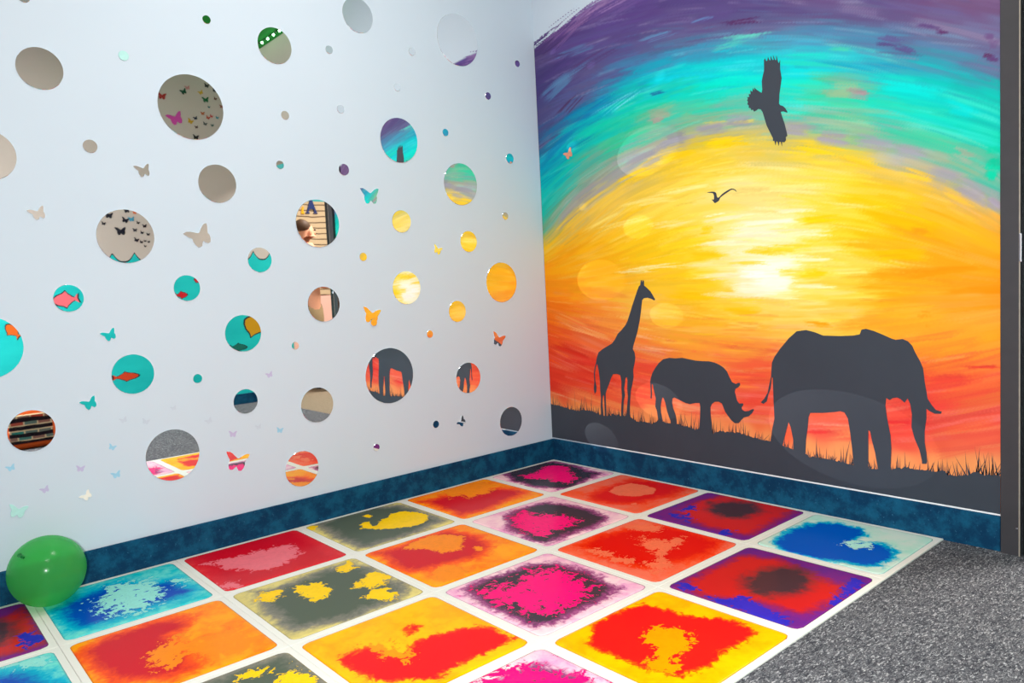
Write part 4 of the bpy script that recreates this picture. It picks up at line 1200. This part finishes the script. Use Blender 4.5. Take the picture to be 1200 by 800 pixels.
cc = k.mix(st, rgba((30, 22, 30)), br.outputs['Color'])
k.base(cc)
M['weave'] = k.m
q = mirrored((36, 526), 2, FZ)
ctop = mirrored((36, 478), 1, q[1])[2]
x_l, x_r = mirrored((4, 505), 1, q[1])[0], mirrored((68, 505), 1, q[1])[0]
hw = abs(x_r - x_l) / 2
cu = empty('cushion', ((x_l + x_r) / 2, q[1], FZ))
tag(cu, 'woven cushion of coloured squares with an orange border, seen in a low left mirror', 'cushion')
from_bm('cushion_body', box_bm((-hw, -0.16, 0.0), (hw, 0.0, ctop), 0.05, 4), paint('cushion_orange', (222, 90, 26), 0.8), cu, True)
from_bm('woven_panel', box_bm((-hw * .82, -0.01, ctop * .16), (hw * .82, 0.008, ctop * .84), 0.006, 2), M['weave'], cu)

# green LED string along the ceiling edge above the doorway
l0, l1 = mirrored((305, 51), 2, H - .04), mirrored((333, 34), 2, H - .04)
led = empty('light_string', ((l0[0] + l1[0]) / 2, -2.9, H - .02))
tag(led, 'string of green fairy lights along the ceiling edge, seen in the green mirror disc', 'lights')
ke = NT('led_green', 0.4)
ke.b.inputs['Emission Color'].default_value = (0.45, 1.0, 0.55, 1)
ke.b.inputs['Emission Strength'].default_value = 16.0
ke.base(ke.mix(ke.noise(ke.coord(), 9, 2), (.4, .9, .5, 1), (.5, 1, .6, 1)))
kg = paint('ceiling_green_glow', (10, 130, 40), 0.7, 0.2, 0.35, 3)  # green glow of the light string on the ceiling, put into the paint
bm = bmesh.new()
box_part = box('glow_ceiling', (-1.3, -0.98, 0.008), (-led.location.x - .004, 0.95, 0.018), kg, led)
box_part['label'] = 'ceiling strip painted with the green glow of the lights'
box('cable', (-0.004, -0.9, -0.006), (0.004, 0.9, 0.0), M['near_black'], led)
for q in range(16):
    bm = bmesh.new()
    bmesh.ops.create_icosphere(bm, subdivisions=2, radius=0.009)
    for v_ in bm.verts:
        v_.co += Vector((0, -0.85 + q * 0.113, -0.016))
    from_bm('bulb', bm, ke.m, led, True)

# ------------------------------------------------------------------ neighbouring room seen through the doorway in the mirrors
YN = -5.5
struct(box('floor_hall', (0.0, YN, -0.05), (3.2, 0.1, 0.0), M['carpet_beige']))
k = NT('planks', 0.7, 0.2)
co = k.coord()
wv = k.n('ShaderNodeTexWave', Scale=4.6, Distortion=1.4, Detail=2.0)
wv.bands_direction = 'Z'
k.l(co, wv.inputs['Vector'])
ln = k.smooth(wv.outputs['Fac'], 0.02, 0.16)
k.base(k.mix(ln, rgba((96, 76, 58)), rgba((204, 180, 146))))
M['planks'] = k.m
struct(box('wall_hall', (0.0, YN - .1, 0.0), (3.2, YN, H), paint('hall_teal', (60, 170, 176), 0.6)))
struct(box('wall_hall_right', (3.1, YN, 0.0), (3.2, 0.1, H), M['greige']))
struct(box('wall_hall_end', (0.1, 0.0, 0.0), (3.2, 0.1, H), M['greige']))
struct(box('wall_hall_left', (0.0, YN, 0.0), (0.1, YB - .1, H), M['greige']))
struct(box('ceiling_hall', (0.0, YN, H), (3.2, 0.1, H + .05), M['ceiling']))
tp = mirrored((366, 236.5), 1, YN, TILT)[2]
lowz = mirrored((386, 345), 1, YN, TILT)[2]
pk = empty('plank_mural', (1.5, YN + .001, 0.0))
tag(pk, 'wooden plank panel with a blue letter A, seen in a mirror disc', 'sign')
box('plank_board', (-1.3, 0.0, lowz), (1.5, 0.03, tp), M['planks'], pk, 0.003)
box('lower_panel', (-1.3, 0.0, 0.0), (1.5, 0.02, lowz), paint('pale_pink', (236, 190, 176), 0.6), pk, 0.003)
def letter(pts, p, hpx, col, nm, thick=0.02):
    q = mirrored(p, 1, YN + .03, TILT)
    depth = (np.array([q[0], -q[1], q[2]]) - CAM) @ D
    h_ = hpx * depth / FPX
    P = [(q[0] + a * h_, YN + .0305, q[2] + b * h_) for a, b in pts]
    return from_bm(nm, slab_bm(P, Vector(pk.location), (0, 1, 0), thick), paint(nm + '_paint', col, 0.4), pk)
LA = [(-.50, -.5), (-.50, -.44), (-.41, -.42), (-.08, .5), (.10, .5), (.42, -.42), (.50, -.44), (.50, -.5), (.16, -.5), (.16, -.44), (.25, -.42), (.17, -.18), (-.17, -.18), (-.25, -.42), (-.16, -.44), (-.16, -.5)]
letter(LA, (363.5, 242.5), 15.5, (30, 50, 110), 'letter')
letter([(-.25, -.5), (.3, -.5), (.1, -.1), (.25, .5), (0, .5), (-.15, .1)], (353.3, 246.5), 8, (240, 180, 20), 'letter')

# person standing in the neighbouring room
pq = mirrored((355, 270), 1, -4.1, TILT)
px_, py_ = pq[0] + .0, -4.1
per = empty('person', (px_, py_, 0.0))
tag(per, 'person in a salmon shirt and khaki trousers holding a black camera, seen in a mirror', 'person')
Hh = 1.70
def skin_body(name, verts, edges, radii, mat, parent, sub=2, root=0):
    me = bpy.data.meshes.new(name)
    me.from_pydata(verts, edges, [])
    o = link(name, me, mat, parent)
    md = o.modifiers.new('skin', 'SKIN')
    md.use_smooth_shade = True
    for q, r in enumerate(radii):
        sv = me.skin_vertices[0].data[q]
        sv.radius = r if isinstance(r, tuple) else (r, r)
        sv.use_root = (q == root)
    s2 = o.modifiers.new('sub', 'SUBSURF')
    s2.levels = sub
    s2.render_levels = sub
    return o
skin = paint('skin', (224, 160, 128), 0.55, 0.3)
shirt = paint('shirt_salmon', (226, 136, 118), 0.8)
khaki = paint('khaki_cloth', (150, 128, 96), 0.85, 0.1, 0.15, 12)
hair = paint('hair_brown', (78, 56, 40), 0.6, 0.3, 0.3, 40)
# body faces +x; arms forward holding a camera at waist height
V = [(0, 0, .93), (0, 0, 1.10), (0, 0, 1.30), (0, 0, 1.42), (.015, 0, 1.49), (.03, 0, 1.56), (.03, 0, 1.63), (.025, 0, 1.69),   # 0-7
     (0, .10, .90), (.01, .11, .50), (-.01, .11, .09), (.13, .12, .035),          # 8-11 left leg
     (0, -.10, .90), (.02, -.11, .50), (0, -.11, .09), (.14, -.12, .035),         # 12-15 right leg
     (0, .17, 1.40), (.04, .22, 1.15), (.24, .10, 1.06), (.30, .06, 1.06),        # 16-19
     (0, -.17, 1.40), (.04, -.22, 1.15), (.24, -.10, 1.06), (.30, -.06, 1.06)]    # 20-23
Ed = [(0, 1), (1, 2), (2, 3), (3, 4), (4, 5), (5, 6), (6, 7), (0, 8), (8, 9), (9, 10), (10, 11), (0, 12), (12, 13), (13, 14), (14, 15), (3, 16), (16, 17), (17, 18), (18, 19), (3, 20), (20, 21), (21, 22), (22, 23)]
Rd = [(.12, .15), (.11, .14), (.12, .16), (.09, .12), .055, .075, .085, .05, .085, .06, .045, .04, .085, .06, .045, .04, .06, .045, .035, .03, .06, .045, .035, .03]
skin_body('body', V, Ed, Rd, skin, per)
for sgn in (1, -1):
    base = (.30, sgn * .06, 1.06)
    for f in range(4):
        yy = sgn * (.055 - .010 * f)
        zo = 1.085 - .020 * f
        L_ = (.052, .060, .056, .044)[f]
        skin_body('finger', [base, (.335, sgn * .058, zo), (.335 + L_ * .6, sgn * .040, zo), (.335 + L_ * .7, sgn * .018, zo - .004)], [(0, 1), (1, 2), (2, 3)], [.012, .0095, .009, .0075], skin, per, 1)
    skin_body('thumb', [base, (.31, sgn * .035, 1.098), (.335, sgn * .015, 1.108)], [(0, 1), (1, 2)], [.013, .010, .0085], skin, per, 1)
VT = [(0, 0, 1.0), (0, 0, 1.15), (0, 0, 1.32), (0, 0, 1.43), (0, .17, 1.41), (.03, .215, 1.20), (0, -.17, 1.41), (.03, -.215, 1.20)]
skin_body('shirt', VT, [(0, 1), (1, 2), (2, 3), (3, 4), (4, 5), (3, 6), (6, 7)], [(.145, .175), (.13, .16), (.14, .18), (.09, .13), .075, .062, .075, .062], shirt, per)
VP = [(0, 0, 1.0), (0, 0, .92), (0, .10, .86), (.01, .11, .50), (-.01, .11, .08), (0, -.10, .86), (.02, -.11, .50), (0, -.11, .08)]
skin_body('trousers', VP, [(0, 1), (1, 2), (2, 3), (3, 4), (1, 5), (5, 6), (6, 7)], [(.14, .17), (.14, .17), .105, .085, .07, .105, .085, .07], khaki, per)
VH = [(-.02, 0, 1.60), (-.01, 0, 1.67), (.03, 0, 1.72)]
skin_body('hair', VH, [(0, 1), (1, 2)], [.082, .092, .07], hair, per)
for sgn in (1, -1):
    bm = bmesh.new()
    bmesh.ops.create_icosphere(bm, subdivisions=2, radius=1.0)
    for v_ in bm.verts:
        v_.co = Vector((.03 + v_.co.x * .018, sgn * .088 + v_.co.y * .008, 1.60 + v_.co.z * .032))
    from_bm('ear', bm, skin, per, True)
    bm = box_bm((-.05, sgn * .11 - .045, 0.0), (.20, sgn * .11 + .045, .075), .02, 3)
    from_bm('shoe', bm, M['near_black'], per, True)
    bm = bmesh.new()
    bmesh.ops.create_icosphere(bm, subdivisions=2, radius=0.011)
    for v_ in bm.verts:
        v_.co += Vector((.108, sgn * .032, 1.625))
    from_bm('eye', bm, M['near_black'], per, True)
bm = bmesh.new()
bmesh.ops.create_cone(bm, cap_ends=True, segments=10, radius1=.016, radius2=.006, depth=.05)
for v_ in bm.verts:
    v_.co += Vector((.118, 0, 1.60))
from_bm('nose', bm, skin, per, True)
from_bm('mouth', box_bm((.098, -.022, 1.553), (.112, .022, 1.561), .003), paint('lip', (180, 90, 84), 0.5), per)
camo = empty('handheld_camera', (px_ + .41, py_, 1.03))
tag(camo, 'black camera held in both hands by the person, seen in a mirror', 'camera')
box('camera_body', (-.03, -.06, 0.0), (.02, .06, .085), M['near_black'], camo, .008)
bm = bmesh.new()
bmesh.ops.create_cone(bm, cap_ends=True, segments=32, radius1=.034, radius2=.034, depth=.07)
for v_ in bm.verts:
    v_.co = Vector((v_.co.z + .052, v_.co.y, v_.co.x + .042))
from_bm('lens', bm, M['near_black'], camo, True)

# ------------------------------------------------------------------ lights
def area(name, loc, target, sx, sy, power, col=(1, 1, 1)):
    d = bpy.data.lights.new(name, 'AREA')
    d.shape = 'RECTANGLE'
    d.size, d.size_y = sx, sy
    d.energy = power
    d.color = col
    o = bpy.data.objects.new(name, d)
    C.objects.link(o)
    o.location = loc
    o.rotation_euler = (Vector(target) - Vector(loc)).to_track_quat('-Z', 'Y').to_euler()
    return o


def ceiling_light(x, y, power):
    r = empty('ceiling_light', (x, y, H))
    tag(r, 'flat square ceiling light above the floor tiles' if y > -2 else 'flat square ceiling light near the back wall', 'ceiling light', 'ceiling lights')
    box('light_frame', (-.33, -.33, -.03), (.33, .33, -.001), paint('light_frame', (225, 225, 225), 0.4), r, 0.004)
    area('ceiling_lamp', (x, y, H - .035), (x, y, 0), .6, .6, power, (1.0, 0.97, 0.93))


ceiling_light(-1.5, -1.25, 26)
ceiling_light(-2.6, -2.7, 24)
area('hall_fill', (1.6, -3.2, H - .02), (1.6, -3.2, 0), 1.0, 1.0, 170, (1, .95, .88))  # added lamp to light the neighbouring room; no fixture is seen there
# on-camera flash: its position follows from the mirror glints on the mural
FL = np.array([-3.05, -3.21, 1.11])
fl = area('camera_flash', tuple(FL), (0.3, -0.9, 1.05), 0.10, 0.07, 74, (0.97, 0.985, 1.0))
# flash light thrown on by the mirror discs: one narrow lamp at each disc, along the mirrored ray
def glint(x, z, r, power):
    m_ = np.array([x, 0.0, z])
    d_ = m_ - FL
    L1 = np.linalg.norm(d_)
    d_[1] *= -1
    t = -x / d_[0]
    w_ = m_ + d_ * t
    L2 = np.linalg.norm(w_ - m_)
    cosn = abs(d_[1]) / np.linalg.norm(d_)
    rp = r * (L1 + L2) / L1 * 0.5 * (1 + cosn)
    s_ = bpy.data.lights.new('mirror_glint', 'SPOT')
    s_.energy = power * L2 * L2
    s_.shadow_soft_size = 0.0
    s_.spot_size = 2 * math.atan(rp / L2)
    s_.spot_blend = 0.02
    s_.color = (0.95, 0.98, 1.0)
    o = bpy.data.objects.new('mirror_glint', s_)
    C.objects.link(o)
    st_ = m_ + np.array([0, -0.006, 0])
    o.location = tuple(st_)
    o.rotation_euler = Vector(w_ - st_).to_track_quat('-Z', 'Y').to_euler()
for (x, z, r) in [(-.298, .268, .0761), (-.313, .996, .1025), (-.563, .530, .0765), (-.608, .865, .0521), (-.514, 1.206, .0519), (-.545, 1.485, .1017), (-.265, 1.336, .0196), (-.214, 1.632, .026), (-.129, 2.124, .0171), (-.339, 1.934, .0184), (-.619, 1.728, .0178), (-1.015, .595, .1272)]:
    glint(x, z, r, 14.0)

w = bpy.data.worlds.new('world')
w.use_nodes = True
w.node_tree.nodes['Background'].inputs[0].default_value = (0.8, 0.9, 1.0, 1)
w.node_tree.nodes['Background'].inputs[1].default_value = 0.05
SC.world = w

SC.view_settings.view_transform = 'Standard'
SC.view_settings.look = 'None'
SC.view_settings.gamma = 1.0
SC.view_settings.use_curve_mapping = False
SC.view_settings.exposure = 0.12
